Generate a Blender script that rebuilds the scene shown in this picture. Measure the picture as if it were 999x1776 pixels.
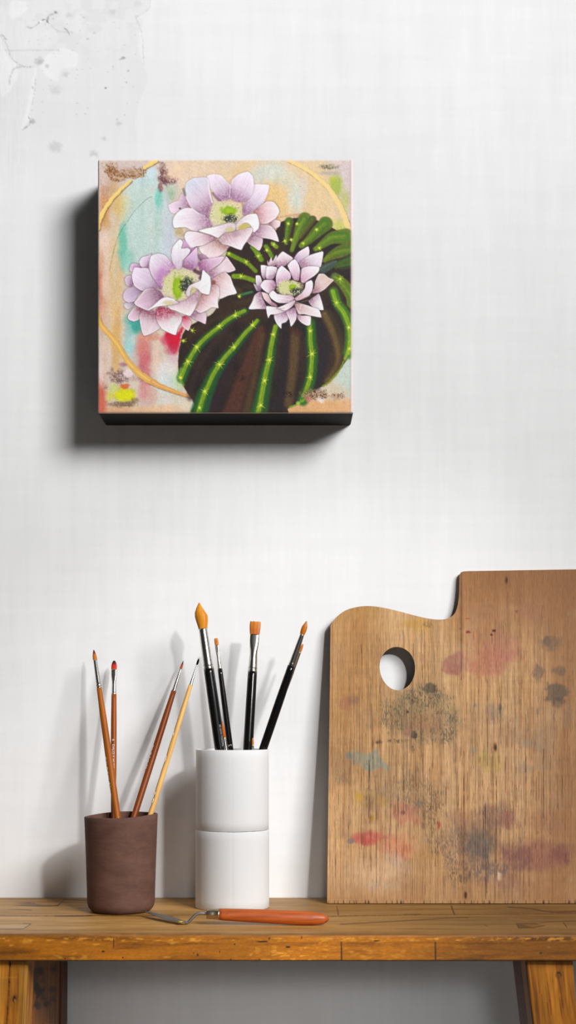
import bpy, bmesh, math, random
import numpy as np
from mathutils import Vector, Matrix

random.seed(7)
RNG = np.random.default_rng(11)
for o in list(bpy.data.objects):
    bpy.data.objects.remove(o)
scn = bpy.context.scene
COL = scn.collection

# ------------------------------------------------------------------ camera / light / exposure
F = 2400.0            # focal length in photo pixels (999 x 1776 frame)
CX, HY = 499.5, 1240.0
D = 1.637             # camera to wall
BT = 0.440            # bench top height
ZC = BT + 0.216       # camera height
cam_d = bpy.data.cameras.new('camera')
cam = bpy.data.objects.new('camera', cam_d); COL.objects.link(cam)
cam.location = (0, -D, ZC); cam.rotation_euler = (math.pi/2, 0, 0)
cam_d.sensor_fit = 'VERTICAL'; cam_d.sensor_height = 36.0; cam_d.sensor_width = 36.0
cam_d.lens = F/1776.0*36.0
cam_d.shift_y = (HY-888.0)/1776.0
cam_d.clip_start = 0.05
scn.camera = cam

w = bpy.data.worlds.new('world'); scn.world = w; w.use_nodes = True
bg = w.node_tree.nodes['Background']
bg.inputs['Color'].default_value = (0.96, 0.98, 1.0, 1); bg.inputs['Strength'].default_value = 0.033

def area_light(name, target, direction, dist, size, power, shape='DISK', sy=None):
    l = bpy.data.lights.new(name, 'AREA'); l.shape = shape; l.size = size
    if sy: l.size_y = sy
    l.energy = power
    o = bpy.data.objects.new(name, l); COL.objects.link(o)
    d = Vector(direction).normalized()
    o.location = Vector(target) + d*dist
    o.rotation_euler = (-d).to_track_quat('-Z', 'Y').to_euler()
    return o
def spot_light(name, target, direction, dist, radius, power, angle, blend):
    l = bpy.data.lights.new(name, 'SPOT'); l.energy = power; l.shadow_soft_size = radius
    l.spot_size = math.radians(angle); l.spot_blend = blend
    o = bpy.data.objects.new(name, l); COL.objects.link(o)
    d = Vector(direction).normalized()
    o.location = Vector(target) + d*dist
    o.rotation_euler = (-d).to_track_quat('-Z', 'Y').to_euler()
    return o
# a hard studio spot on the shelf, and a large softbox high on the right
spot_light('key_spot', (0.02, 0.0, ZC-0.16), (0.43, -1.0, 0.52), 3.0, 0.075, 118, 19, 0.7)
def softbox(pos, target, size, power, spread):
    d = Vector(pos)-Vector(target)
    o = area_light('softbox', target, d, d.length, size, power, 'RECTANGLE', size)
    o.data.spread = math.radians(spread)
softbox((2.10, -2.85, ZC+2.15), (-0.85, 0, ZC+0.78), 1.55, 39.0, 72)
spot_light('added_low_fill', (0.0, 0.0, BT-0.30), (0.10, -1.0, 0.34), 2.4, 0.18, 50, 20, 1.0)  # added fill without a visible source, lifts the wall below the bench

scn.view_settings.view_transform = 'Standard'
scn.view_settings.look = 'None'
scn.view_settings.gamma = 1.0
scn.view_settings.exposure = 0.0
scn.view_settings.use_curve_mapping = False

# ------------------------------------------------------------------ helpers
def P(px, py, y):
    """world point that stands at depth y behind photo pixel (px, py)"""
    z = D + y
    return Vector(((px-CX)*z/F, y, ZC-(py-HY)*z/F))

def lin(c):
    c = np.clip(np.asarray(c, dtype=float), 0, 1)
    return np.where(c <= 0.04045, c/12.92, ((c+0.055)/1.055)**2.4)
def rgb(r, g, b):
    l = lin(np.array([r, g, b])/255.0); return (float(l[0]), float(l[1]), float(l[2]), 1.0)

def tag(o, label=None, cat=None, group=None, kind=None):
    if label: o['label'] = label
    if cat: o['category'] = cat
    if group: o['group'] = group
    if kind: o['kind'] = kind
    return o
def empty(name, loc=(0, 0, 0), rot=None):
    o = bpy.data.objects.new(name, None); COL.objects.link(o); o.location = loc
    o.empty_display_size = 0.02
    if rot is not None:
        o.rotation_mode = 'QUATERNION'; o.rotation_quaternion = rot
    return o
def link_mesh(name, me, mats, parent=None, smooth=False):
    o = bpy.data.objects.new(name, me); COL.objects.link(o)
    for m in (mats if isinstance(mats, (list, tuple)) else [mats]):
        me.materials.append(m)
    if parent: o.parent = parent
    if smooth:
        me.polygons.foreach_set('use_smooth', [True]*len(me.polygons))
    me.update()
    return o
def mesh_np(name, verts, faces, mats, parent=None, cols=None, smooth=False, mat_idx=None):
    me = bpy.data.meshes.new(name)
    me.from_pydata([tuple(v) for v in verts], [], [tuple(f) for f in faces])
    if cols is not None:
        at = me.attributes.new('paint', 'FLOAT_COLOR', 'POINT')
        c4 = np.ones((len(verts), 4), dtype=np.float32); c4[:, :3] = lin(cols)
        at.data.foreach_set('color', c4.ravel())
    o = link_mesh(name, me, mats, parent, smooth)
    if mat_idx is not None:
        me.polygons.foreach_set('material_index', mat_idx)
    return o

# ------------------------------------------------------------------ materials
def nt(name, rough=0.6, metal=0.0, spec=0.4):
    m = bpy.data.materials.new(name); m.use_nodes = True
    t = m.node_tree; b = t.nodes['Principled BSDF']
    b.inputs['Roughness'].default_value = rough; b.inputs['Metallic'].default_value = metal
    b.inputs['Specular IOR Level'].default_value = spec
    return m, t, b
def N(t, typ, **kw):
    n = t.nodes.new(typ)
    for k, v in kw.items():
        if k in n.inputs: n.inputs[k].default_value = v
        else: setattr(n, k, v)
    return n
def mapped(t, scale, coord='Object'):
    tc = t.nodes.new('ShaderNodeTexCoord'); mp = t.nodes.new('ShaderNodeMapping')
    mp.inputs['Scale'].default_value = scale
    t.links.new(tc.outputs[coord], mp.inputs['Vector']); return mp.outputs['Vector']
def noise(t, vec, scale, detail=4, rough=0.6, dist=0.0):
    n = N(t, 'ShaderNodeTexNoise'); n.inputs['Scale'].default_value = scale
    n.inputs['Detail'].default_value = detail; n.inputs['Roughness'].default_value = rough
    n.inputs['Distortion'].default_value = dist
    t.links.new(vec, n.inputs['Vector']); return n.outputs['Fac']
def ramp(t, fac, stops):
    r = N(t, 'ShaderNodeValToRGB')
    while len(r.color_ramp.elements) < len(stops): r.color_ramp.elements.new(0.5)
    for e, (p, c) in zip(r.color_ramp.elements, stops): e.position = p; e.color = c
    t.links.new(fac, r.inputs['Fac']); return r.outputs['Color']
def mixc(t, a, b, fac, mode='MULTIPLY'):
    m = N(t, 'ShaderNodeMix'); m.data_type = 'RGBA'; m.blend_type = mode
    for sock, v in ((m.inputs[0], fac), (m.inputs[6], a), (m.inputs[7], b)):
        if hasattr(v, 'is_output'): t.links.new(v, sock)
        else: sock.default_value = v
    return m.outputs[2]
def bump(t, b, fac, strength, dist):
    n = N(t, 'ShaderNodeBump'); n.inputs['Strength'].default_value = strength; n.inputs['Distance'].default_value = dist
    t.links.new(fac, n.inputs['Height']); t.links.new(n.outputs['Normal'], b.inputs['Normal'])
def grey(v): return (v, v, v, 1)

def mat_plain(name, c, rough=0.5, metal=0.0, spec=0.4, var=0.12, scale=(60, 60, 60)):
    m, t, b = nt(name, rough, metal, spec)
    f = noise(t, mapped(t, scale), 1.0, 5)
    k = ramp(t, f, [(0.3, grey(1-var)), (0.7, grey(1.0))])
    t.links.new(mixc(t, c, k, 1.0), b.inputs['Base Color'])
    return m
def mat_paint(name, rough=0.55, spec=0.3, fine=None, bumps=None):
    """colour comes from the painted surface attribute, with fine grain on top"""
    m, t, b = nt(name, rough, 0, spec)
    a = N(t, 'ShaderNodeAttribute'); a.attribute_name = 'paint'
    c = a.outputs['Color']
    if fine:
        sc, lo, hi = fine
        f = noise(t, mapped(t, sc), 1.0, 4)
        c = mixc(t, c, ramp(t, f, [(0.3, grey(lo)), (0.7, grey(hi))]), 1.0)
    t.links.new(c, b.inputs['Base Color'])
    if bumps:
        sc, st, di = bumps
        bump(t, b, noise(t, mapped(t, sc), 1.0, 3), st, di)
    return m
def mat_wood(name, dark, light, scale, rough=0.5, crack=0.8):
    m, t, b = nt(name, rough, 0, 0.35)
    v = mapped(t, scale)
    f = noise(t, v, 1.0, 6, 0.65, 0.6)
    c = ramp(t, f, [(0.3, dark), (0.62, light)])
    f2 = noise(t, mapped(t, (scale[0]*1.9, scale[1]*1.9, scale[2]*1.3)), 1.0, 3)
    c = mixc(t, c, ramp(t, f2, [(0.28, grey(1-crack)), (0.40, grey(1.0))]), 1.0)
    t.links.new(c, b.inputs['Base Color'])
    bump(t, b, f, 0.25, 0.001)
    return m

# ------------------------------------------------------------------ painter (colours laid on dense surface meshes)
TAB = RNG.random((256, 256))
def vn(x, y, s=0):
    x = np.asarray(x, float) + s*17.31; y = np.asarray(y, float) + s*9.73
    xi = np.floor(x).astype(int); yi = np.floor(y).astype(int)
    fx = x-xi; fy = y-yi; fx = fx*fx*(3-2*fx); fy = fy*fy*(3-2*fy)
    g = lambda a, b: TAB[a & 255, b & 255]
    return (g(xi, yi)*(1-fx)+g(xi+1, yi)*fx)*(1-fy)+(g(xi, yi+1)*(1-fx)+g(xi+1, yi+1)*fx)*fy
def fbm(x, y, s=0, o=4):
    v = 0; a = 0.5; tot = 0
    for k in range(o):
        v = v+a*vn(x*2**k, y*2**k, s+k*3); tot += a; a *= 0.55
    return v/tot
def sst(a, b, x):
    t = np.clip((x-a)/(b-a), 0, 1); return t*t*(3-2*t)
def catmull(pts, closed=True, k=6):
    p = [np.array(q, float) for q in pts]; n = len(p); out = []
    rng = range(n) if closed else range(n-1)
    for i in rng:
        if closed: a, b, c, d = p[i-1], p[i], p[(i+1) % n], p[(i+2) % n]
        else: a, b, c, d = p[max(i-1, 0)], p[i], p[i+1], p[min(i+2, n-1)]
        for j in range(k):
            t = j/k
            out.append(0.5*(2*b+(c-a)*t+(2*a-5*b+4*c-d)*t*t+(3*b-a-3*c+d)*t**3))
    if not closed: out.append(p[-1])
    return np.array(out)
def seg_dist(x, y, poly, closed=True):
    best = np.full(x.shape, 1e9); arg = np.zeros(x.shape)
    n = len(poly); m = n if closed else n-1
    for i in range(m):
        a = poly[i]; b = poly[(i+1) % n]; ab = b-a; L = max(ab@ab, 1e-9)
        t = np.clip(((x-a[0])*ab[0]+(y-a[1])*ab[1])/L, 0, 1)
        d = np.hypot(x-a[0]-t*ab[0], y-a[1]-t*ab[1])
        u = d < best; best = np.where(u, d, best); arg = np.where(u, (i+t)/m, arg)
    return best, arg
def inside(x, y, poly):
    r = np.zeros(x.shape, bool); n = len(poly)
    for i in range(n):
        a = poly[i]; b = poly[(i+1) % n]
        if a[1] == b[1]: continue
        c = ((a[1] > y) != (b[1] > y)) & (x < (b[0]-a[0])*(y-a[1])/(b[1]-a[1])+a[0])
        r ^= c
    return r
class Painter:
    def __init__(s, x, y, base):
        s.x = np.asarray(x, float).ravel(); s.y = np.asarray(y, float).ravel()
        s.c = np.tile(np.array(base, float)/255, (len(s.x), 1))
    def sel(s, x0, y0, x1, y1):
        return np.nonzero((s.x >= x0) & (s.x <= x1) & (s.y >= y0) & (s.y <= y1))[0]
    def mix(s, i, col, a):
        col = np.asarray(col, float)
        if col.ndim == 1: col = col[None, :]
        s.c[i] = s.c[i]*(1-a[:, None]) + col/255*a[:, None]
    def mul(s, i, k):
        s.c[i] *= k[:, None]
    def blob(s, x, y, rx, ry, col, a=1.0, soft=0.6, rough=0.35, freq=0.12, rot=0, tex=0.0, tf=(0.5, 0.5), thr=None):
        R = max(rx, ry)*1.7+2
        i = s.sel(x-R, y-R, x+R, y+R)
        if not len(i): return
        dx = s.x[i]-x; dy = s.y[i]-y
        if rot: dx, dy = dx*math.cos(rot)+dy*math.sin(rot), -dx*math.sin(rot)+dy*math.cos(rot)
        d = np.hypot(dx/rx, dy/ry)
        sd = (x*1.3+y*0.7) % 50
        d = d+(fbm(s.x[i]*freq, s.y[i]*freq, sd)-0.5)*2*rough
        al = a*(1-sst(1-soft, 1+soft*0.35, d))
        if tex:
            n = vn(s.x[i]*tf[0], s.y[i]*tf[1], sd+5)*0.6+vn(s.x[i]*tf[0]*2.1, s.y[i]*tf[1]*2.1, sd+9)*0.4
            if thr is not None: al = al*(1-tex+tex*sst(thr-0.08, thr+0.08, n))
            else: al = al*(1-tex+tex*n*1.4)
        s.mix(i, col, np.clip(al, 0, 1))
    def poly(s, pts, col, a=1.0, soft=0.8, smooth=True, rough=0.0, freq=0.3, tex=0, tf=(.5, .5)):
        q = catmull(pts) if smooth else np.array(pts, float)
        m = soft+rough+2
        i = s.sel(q[:, 0].min()-m, q[:, 1].min()-m, q[:, 0].max()+m, q[:, 1].max()+m)
        if not len(i): return
        x = s.x[i]; y = s.y[i]
        d, _ = seg_dist(x, y, q); sd = np.where(inside(x, y, q), d, -d)
        if rough: sd = sd+(fbm(x*freq, y*freq, 3)-0.5)*2*rough
        al = a*sst(-soft, soft, sd)
        if tex: al = al*(1-tex+tex*vn(x*tf[0], y*tf[1], 8)*1.5)
        s.mix(i, col, np.clip(al, 0, 1))
    def stroke(s, pts, w, col, a=1.0, soft=0.7, w2=None, rough=0.0, freq=0.4, smooth=True, tex=0, tf=(.5, .5)):
        q = catmull(pts, False) if (smooth and len(pts) > 2) else np.array(pts, float)
        W = max(w, w2 or w)/2+soft+rough+1
        i = s.sel(q[:, 0].min()-W, q[:, 1].min()-W, q[:, 0].max()+W, q[:, 1].max()+W)
        if not len(i): return
        x = s.x[i]; y = s.y[i]
        d, t = seg_dist(x, y, q, False)
        hw = (w+((w2 if w2 is not None else w)-w)*t)/2
        if rough: d = d+(vn(x*freq, y*freq, 4)-0.5)*2*rough
        al = a*(1-sst(hw-soft, hw+soft, d))
        if tex: al = al*np.clip(1-tex+tex*vn(x*tf[0], y*tf[1], 8)*1.5, 0, 1)
        s.mix(i, col, al)

exec_parts = []

# ------------------------------------------------------------------ setting: wall and floor
def build_wall():
    xs = np.concatenate([np.array([-900, -500, -200, -60]), np.arange(0, 320, 1.6), np.arange(320, 1010, 30), np.array([1060, 1250, 1600, 2000])])
    ys = np.concatenate([np.array([-900, -400, -100, -20]), np.arange(0, 300, 1.6), np.arange(300, 1790, 30), np.array([1850, 1950, 2100, HY+ZC*F/D])])
    GX, GY = np.meshgrid(xs, ys)
    p = Painter(GX, GY, (244, 244, 244))
    i = p.sel(0, 0, 320, 300); x = p.x[i]; y = p.y[i]
    T = lambda zx, zy: (zx/3.33, zy/3.33)
    TT = lambda L: [T(*q) for q in L]
    # old paint layer: big greyer patch left of a wandering edge
    edge = 246+8*np.sin(y*0.05+1)+6*(fbm(y*0.05, y*0+2, 2)-0.5)-np.clip(y-190, 0, 200)*0.25
    edge = np.where(y < 18, 262-0.2*y, np.where(y < 32, 258-(y-18)*1.5, edge))
    a = sst(-2.0, 2.0, edge-x)*0.3*sst(300, 200, y)
    p.mix(i, np.array((226, 226, 226)), a)
    n = fbm(x*0.05, y*0.05, 5); p.mix(i, np.array((224, 224, 224)), np.clip((n-0.52)*3, 0, .4)*sst(255, 215, x)*sst(290, 230, y)*sst(120, 60, y))
    for pts in ([(0, 160), (0, 530), (60, 520), (110, 400), (30, 300), (5, 220)], [(60, 10), (55, 90), (80, 110), (150, 60), (140, 10)],
                [(260, 330), (340, 280), (440, 300), (440, 380), (350, 400), (330, 470), (270, 440), (230, 390)],
                [(200, 400), (215, 420), (190, 580), (170, 680), (120, 740), (160, 600)]):
        p.poly(TT(pts), (247, 247, 247), 0.9, 1.5, rough=3, freq=0.2)
    for pts, wd, cc, al in (([(0, 200), (40, 260), (70, 340), (140, 385), (190, 380)], 1.6, (190, 190, 190), .8),
                        ([(55, 490), (60, 440), (95, 390), (190, 385)], 2.2, (185, 185, 185), .8),
                        ([(270, 130), (285, 90), (330, 75)], 2.6, (150, 150, 150), .8),
                        ([(225, 130), (260, 112), (282, 135)], 1.8, (60, 60, 60), .9),
                        ([(160, 155), (185, 160), (230, 130)], 1.6, (150, 150, 150), .7),
                        ([(370, 160), (390, 180), (400, 200)], 1.8, (140, 140, 140), .8),
                        ([(300, 150), (340, 180), (420, 185)], 2.5, (200, 200, 200), .7),
                        ([(30, 290), (80, 292), (190, 290), (340, 290)], 2.2, (196, 196, 196), .7),
                        ([(205, 450), (195, 560), (165, 680)], 1.2, (195, 195, 195), .8),
                        ([(130, 750), (175, 710), (165, 670)], 1.8, (140, 140, 140), .8),
                        ([(785, 100), (860, 50), (870, 0)], 1.4, (205, 205, 205), .8),
                        ([(785, 100), (820, 200), (830, 370)], 1.6, (208, 208, 208), .9),
                        ([(690, 345), (720, 335)], 1.8, (150, 150, 150), .8),
                        ([(10, 200), (40, 230)], 2.2, (140, 140, 140), .8)):
        p.stroke(TT(pts), wd, cc, al*.7, 0.9, rough=1.0, tex=.6, tf=(.3, .3))
    for zx, zy, r, al, v in ((320, 72, 3, .9, 120), (235, 125, 3.5, 1, 250), (230, 355, 9, .55, 170), (270, 380, 5, .5, 185), (612, 507, 2.2, .9, 110), (710, 335, 4, .6, 150),
                         (740, 410, 3, .6, 180), (730, 475, 2, .6, 170), (380, 430, 7, .35, 180), (320, 520, 11, .3, 190), (685, 715, 6, .4, 190), (600, 800, 5, .45, 190),
                         (320, 850, 14, .4, 190), (190, 700, 6, .6, 170), (650, 70, 7, .3, 190), (400, 90, 7, .4, 190), (545, 190, 3, .5, 180), (505, 225, 3, .5, 170), (545, 890, 9, .4, 180), (540, 910, 6, .9, 248), (800, 20, 9, .3, 200)):
        p.blob(zx/3.33, zy/3.33, r, r*0.8, (v, v, v), al, 0.7, 0.6, 0.3)
    for k in range(70):
        zx = random.uniform(150, 800); zy = random.uniform(60, 700)
        p.blob(zx/3.33, zy/3.33, random.uniform(.8, 2.4), random.uniform(.7, 1.8), (178,)*3, random.uniform(.25, .6), 0.8, 0.5, 0.5)
    k = 1-0.030*(vn(x*0.9, y*0.05, 3)-0.2)*sst(70, 20, x)
    p.mul(i, k)
    v = [tuple(P(a_, b_, 0.0)) for a_, b_ in zip(p.x, p.y)]
    for q in range(len(v)):
        if abs(v[q][2]) < 1e-5: v[q] = (v[q][0], 0, 0)
    nx = len(xs); ny = len(ys)
    f = [(r*nx+c, r*nx+c+nx, r*nx+c+nx+1, r*nx+c+1) for r in range(ny-1) for c in range(nx-1)]
    # thickness: a back face box
    me_v = len(v)
    corners = [(0, 0), (0, nx-1), (ny-1, nx-1), (ny-1, 0)]
    for r, c in corners:
        q = v[r*nx+c]; v.append((q[0], 0.12, q[2]))
    f.append((me_v, me_v+1, me_v+2, me_v+3))
    ring = [[0*nx+c for c in range(nx)], [r*nx+nx-1 for r in range(ny)], [(ny-1)*nx+c for c in range(nx-1, -1, -1)], [r*nx for r in range(ny-1, -1, -1)]]
    for k_, e in enumerate(ring):
        f.append(tuple(e)+(me_v+(k_+1) % 4, me_v+k_))
    cols = np.concatenate([p.c, np.full((4, 3), .92)])
    m, t, b = nt('plaster', 0.85, 0, 0.2)
    a = N(t, 'ShaderNodeAttribute'); a.attribute_name = 'paint'
    n1 = noise(t, mapped(t, (70, 1, 6)), 1.0, 4); n2 = noise(t, mapped(t, (5, 1, 60)), 1.0, 4); n3 = noise(t, mapped(t, (6, 1, 4)), 1.0, 5)
    c = mixc(t, a.outputs['Color'], ramp(t, n1, [(0.3, grey(0.955)), (0.7, grey(1))]), 1.0)
    c = mixc(t, c, ramp(t, n2, [(0.3, grey(0.965)), (0.7, grey(1))]), 1.0)
    c = mixc(t, c, ramp(t, n3, [(0.35, grey(0.945)), (0.65, grey(1))]), 1.0)
    t.links.new(c, b.inputs['Base Color'])
    bump(t, b, n1, 0.12, 0.0006)
    o = mesh_np('wall_back', v, f, m, None, cols)
    tag(o, kind='structure')
build_wall()

def box_bm(bm, x0, x1, y0, y1, z0, z1):
    vs = [bm.verts.new((x, y, z)) for x in (x0, x1) for y in (y0, y1) for z in (z0, z1)]
    for q in ((0, 1, 3, 2), (4, 6, 7, 5), (0, 4, 5, 1), (2, 3, 7, 6), (0, 2, 6, 4), (1, 5, 7, 3)):
        bm.faces.new([vs[k] for k in q])
def bm_obj(name, bm, mats, parent=None, smooth=False, bev=0):
    bmesh.ops.recalc_face_normals(bm, faces=bm.faces)
    if bev:
        bmesh.ops.bevel(bm, geom=list(bm.edges), offset=bev, segments=2, profile=0.6, affect='EDGES')
    me = bpy.data.meshes.new(name); bm.to_mesh(me); bm.free()
    return link_mesh(name, me, mats, parent, smooth)
def build_floor():
    bm = bmesh.new(); box_bm(bm, -0.95, 1.03, -2.6, 0.0, -0.05, 0.0)
    m = mat_plain('concrete', rgb(196, 194, 190), 0.8, var=0.2, scale=(8, 8, 8))
    tag(bm_obj('floor', bm, m), kind='structure')
build_floor()

# ------------------------------------------------------------------ bench
def proj(v):
    z = v[1]+D
    return CX+v[0]*F/z, HY-(v[2]-ZC)*F/z
YF = -0.272           # bench front
TH = 0.0272
def build_bench():
    root = empty('wooden_bench', (0, -0.137, 0))
    tag(root, 'worn varnished wooden bench with a patched plank top standing against the white wall', 'bench')
    inv = Matrix.Translation((0, 0.137, 0))
    xs = np.concatenate([np.linspace(-0.47, -0.30, 12), np.arange(-0.2995, 0.2995, 0.00085), np.linspace(0.30, 0.47, 12)])
    prof = [(-0.001, BT-TH), (-0.06, BT-TH), (-0.15, BT-TH), (YF+0.02, BT-TH), (YF+0.002, BT-TH), (YF+0.0006, BT-TH+0.0008)]
    for k in range(1, 34): prof.append((YF, BT-TH+0.0012+(TH-0.0012-0.003)*k/33))
    for k in range(1, 6):
        a = k/6*math.pi/2; prof.append((YF+0.003-0.003*math.cos(a), BT-0.003+0.003*math.sin(a)))
    ntop = 110
    for k in range(ntop+1):
        q = k/ntop; prof.append((YF+0.003+(-0.001-YF-0.003)*q, BT))
    nx = len(xs); npf = len(prof)
    V = np.array([(x, y, z) for (y, z) in prof for x in xs])
    # wavering front edge: hand-planed board
    wob = (fbm(V[:, 0]*25, V[:, 0]*0, 3)-0.5)*0.0012
    V[:, 1] += np.where(V[:, 1] < YF+0.01, wob, 0)
    px, py = proj(V.T)
    p = Painter(px, py, (176, 128, 74))
    top = V[:, 2] > BT-0.0016; front = ~top
    # -- top boards
    i = np.nonzero(top)[0]; x = V[i, 0]*1000; y = V[i, 1]*1000
    n = fbm(x*0.010, y*0.10, 4, 5); n2 = fbm(x*0.05, y*0.9, 6, 3); n3 = fbm(x*0.006, y*0.02, 9, 3)
    base = np.array((172, 127, 66.)); dk = np.array((138, 96, 44.)); lt = np.array((190, 148, 88.))
    c = base+(lt-base)*np.clip((n-0.5)*2.4, 0, 1)[:, None]+(dk-base)*np.clip((0.47-n)*2.6, 0, 1)[:, None]
    c = c*(1+(n2-0.5)*0.20)[:, None]*(1+(n3-0.5)*0.30)[:, None]
    p.c[i] = c/255
    k = 1-0.22*sst(500, 900, px[i]); p.mul(i, k)         # boards darken towards the right
    # -- front edge
    i = np.nonzero(front)[0]; x = V[i, 0]*1000; z = V[i, 2]*1000
    n = fbm(x*0.02, z*0.22, 14, 5); n2 = fbm(x*0.16, z*0.5, 16, 4); n3 = fbm(x*0.010, z*0.03, 19, 3); n4 = fbm(x*0.5, z*1.2, 21, 2); n5 = fbm(x*0.02, z*0.06, 23, 2)
    base = np.array((168, 100, 14.)); dk = np.array((124, 70, 8.)); lt = np.array((214, 148, 50.))
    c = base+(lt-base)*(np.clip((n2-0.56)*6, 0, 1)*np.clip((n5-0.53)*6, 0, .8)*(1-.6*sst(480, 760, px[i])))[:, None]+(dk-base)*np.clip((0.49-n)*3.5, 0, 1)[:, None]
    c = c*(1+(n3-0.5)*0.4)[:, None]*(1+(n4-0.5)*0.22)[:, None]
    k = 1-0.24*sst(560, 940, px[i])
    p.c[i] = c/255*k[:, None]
    # worn brown arris between edge and top
    i = p.sel(-100, 1612, 1100, 1628); xx = p.x[i]; yy = p.y[i]
    yc = 1621+(fbm(xx*0.02, xx*0, 3)-0.5)*4
    p.mix(i, np.array((112, 66, 22)), 0.75*np.exp(-((yy-yc)/2.6)**2)*np.clip(0.3+fbm(xx*0.05, yy*0.1, 8)*1.2, 0, 1))
    i = p.sel(-100, 1624, 1100, 1634); xx = p.x[i]; yy = p.y[i]
    p.mix(i, np.array((226, 160, 60)), np.clip((fbm(xx*0.10, yy*0.3, 5)-0.52)*5, 0, .8)*np.exp(-((yy-1629)/4)**2))
    p.stroke([(-50, 1666), (300, 1666.5), (700, 1666), (1050, 1666)], 2.4, (60, 32, 8), .8, .8)
    K = (52, 32, 14)
    # cracks between boards
    p.stroke([(-60, 1588), (60, 1588.6), (160, 1588), (300, 1589)], 1.0, (80, 50, 22), .85, .6, rough=.3)
    p.stroke([(95, 1588.6), (130, 1589), (160, 1588)], 1.6, K, .8, .6)
    p.stroke([(560, 1590), (600, 1588.5), (700, 1587), (860, 1585.5), (999, 1585)], 1.2, (88, 58, 26), .8, .7, rough=.4)
    p.stroke([(590, 1603), (700, 1597), (780, 1592), (812, 1591.5)], 1.6, (80, 52, 24), .75, .9)
    p.stroke([(110, 1560.5), (150, 1561.5), (200, 1562)], 1.2, K, .85, .6)
    p.stroke([(82, 1562), (105, 1562)], 1.0, K, .5, .6)
    p.stroke([(30, 1577), (55, 1578.5)], 1.2, K, .6, .6); p.stroke([(135, 1575.5), (155, 1574.5)], 1.0, K, .6, .6)
    p.poly([(28, 1570), (36, 1565), (45, 1564), (60, 1567), (80, 1570), (96, 1570), (103, 1567), (101, 1571), (60, 1571.4), (40, 1571)], (120, 82, 42), .75, 1, rough=1)
    p.stroke([(28, 1570.5), (60, 1571.4), (100, 1571), (110, 1561)], 1.1, K, .9, .5, smooth=False, rough=.3)
    p.stroke([(28, 1570), (36, 1565), (60, 1566.5)], 1.0, K, .5, .6)
    # inset patch front left
    p.poly([(-40, 1604), (-40, 1611), (40, 1611), (53, 1603), (20, 1602)], (196, 160, 112), .8, .8, smooth=False)
    p.stroke([(-40, 1611.3), (20, 1611.3), (40, 1611), (54, 1602.3), (40, 1602)], 1.1, K, .85, .5, smooth=False)
    p.stroke([(-40, 1603), (40, 1602.5)], .8, (90, 60, 30), .6, .5, smooth=False)
    # right boards
    p.stroke([(584, 1572), (587, 1587)], 1.6, K, .8, .6, smooth=False); p.stroke([(783, 1572), (788, 1586)], 2.2, K, .85, .7, smooth=False)
    p.stroke([(880, 1573), (920, 1576), (955, 1581.5), (1010, 1580)], 1.6, K, .7, .7); p.stroke([(955, 1582), (1010, 1584)], 2.0, (100, 50, 25), .8, .7)
    p.poly([(896, 1601), (899, 1609), (925, 1609), (940, 1605), (928, 1600.5)], (96, 62, 30), .85, .8, smooth=False, rough=.6)
    p.poly([(906, 1603), (930, 1604), (945, 1600), (978, 1600), (982, 1606), (925, 1609)], (150, 108, 58), .55, 1.0, smooth=False, rough=.6)
    p.stroke([(896, 1601), (899, 1609.3), (925, 1609), (945, 1605)], 1.1, K, .9, .5, smooth=False); p.stroke([(977, 1600), (983, 1608)], 1.5, K, .9, .5, smooth=False)
    p.stroke([(938, 1600), (960, 1598.5), (1000, 1597)], 1.0, K, .6, .5); p.stroke([(840, 1604), (845, 1606)], 1.2, K, .7, .5)
    p.stroke([(880, 1592), (915, 1597)], 1.6, (176, 132, 80), .35, 1); p.stroke([(700, 1586), (730, 1585.5)], 1.2, K, .6, .6)
    # marks on the front edge
    for x0, y0, x1, y1, wd in ((592, 1634, 592.5, 1664, 1.8), (755, 1634, 755.5, 1664, 1.8), (197, 1627, 197.5, 1644, 1.0)):
        p.stroke([(x0, y0), (x1, y1)], wd, (40, 24, 8), .95, .5, smooth=False)
    for bx, by, rx, ry in ((179, 1650, 3.4, 1.8), (213, 1661, 1.6, 1.6), (113, 1662.5, 1.6, 1.3), (336, 1653, 1.4, 1.6), (343, 1656, 1.4, 2.8), (381, 1651, 1.2, 2.2), (407, 1638, 1.3, 1.3),
                           (455, 1633, 11, 1.5), (467, 1627.5, 1.2, 1.8), (500, 1642.5, 4.6, 1.9), (523, 1626, 1.3, 2.6), (400, 1663.5, 1.4, 1.8), (450, 1664, 1.4, 1.2), (653, 1631.5, 5.5, 1.3), (938, 1653, 2.6, 1.6), (760, 1646, .9, .9)):
        p.blob(bx, by, rx, ry, (36, 20, 8), .95, .5, .25, .4)
    p.blob(952, 1643, 7, 5, (120, 74, 22), .6, .5, .3); p.blob(952, 1643, 4, 3, (160, 100, 34), .6, .5, .3)
    for bx, by, rx, ry in ((45, 1633, 12, 4), (52, 1630, 12, 2), (112, 1634, 7, 2), (165, 1638, 10, 1.6), (300, 1635, 12, 3), (435, 1656, 3, 3), (290, 1660, 8, 2), (20, 1640, 6, 2)):
        p.blob(bx, by, rx, ry, (228, 160, 58), .6, .7, .6, .25)
    low = (V[:, 2] < BT-TH+0.0004) & (V[:, 1] > YF+0.001); p.c[low] = np.array((70, 62, 56.))/255      # underside greyed to cut the warm bounce light
    Vl = V.copy(); Vl[:, 1] += 0.137
    f = [(r*nx+c, r*nx+c+1, (r+1)*nx+c+1, (r+1)*nx+c) for r in range(npf-1) for c in range(nx-1)]
    f += [((npf-1)*nx+c, (npf-1)*nx+c+1, c+1, c) for c in range(nx-1)]
    f.append(tuple(r*nx for r in range(npf))); f.append(tuple(r*nx+nx-1 for r in range(npf-1, -1, -1)))
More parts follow.
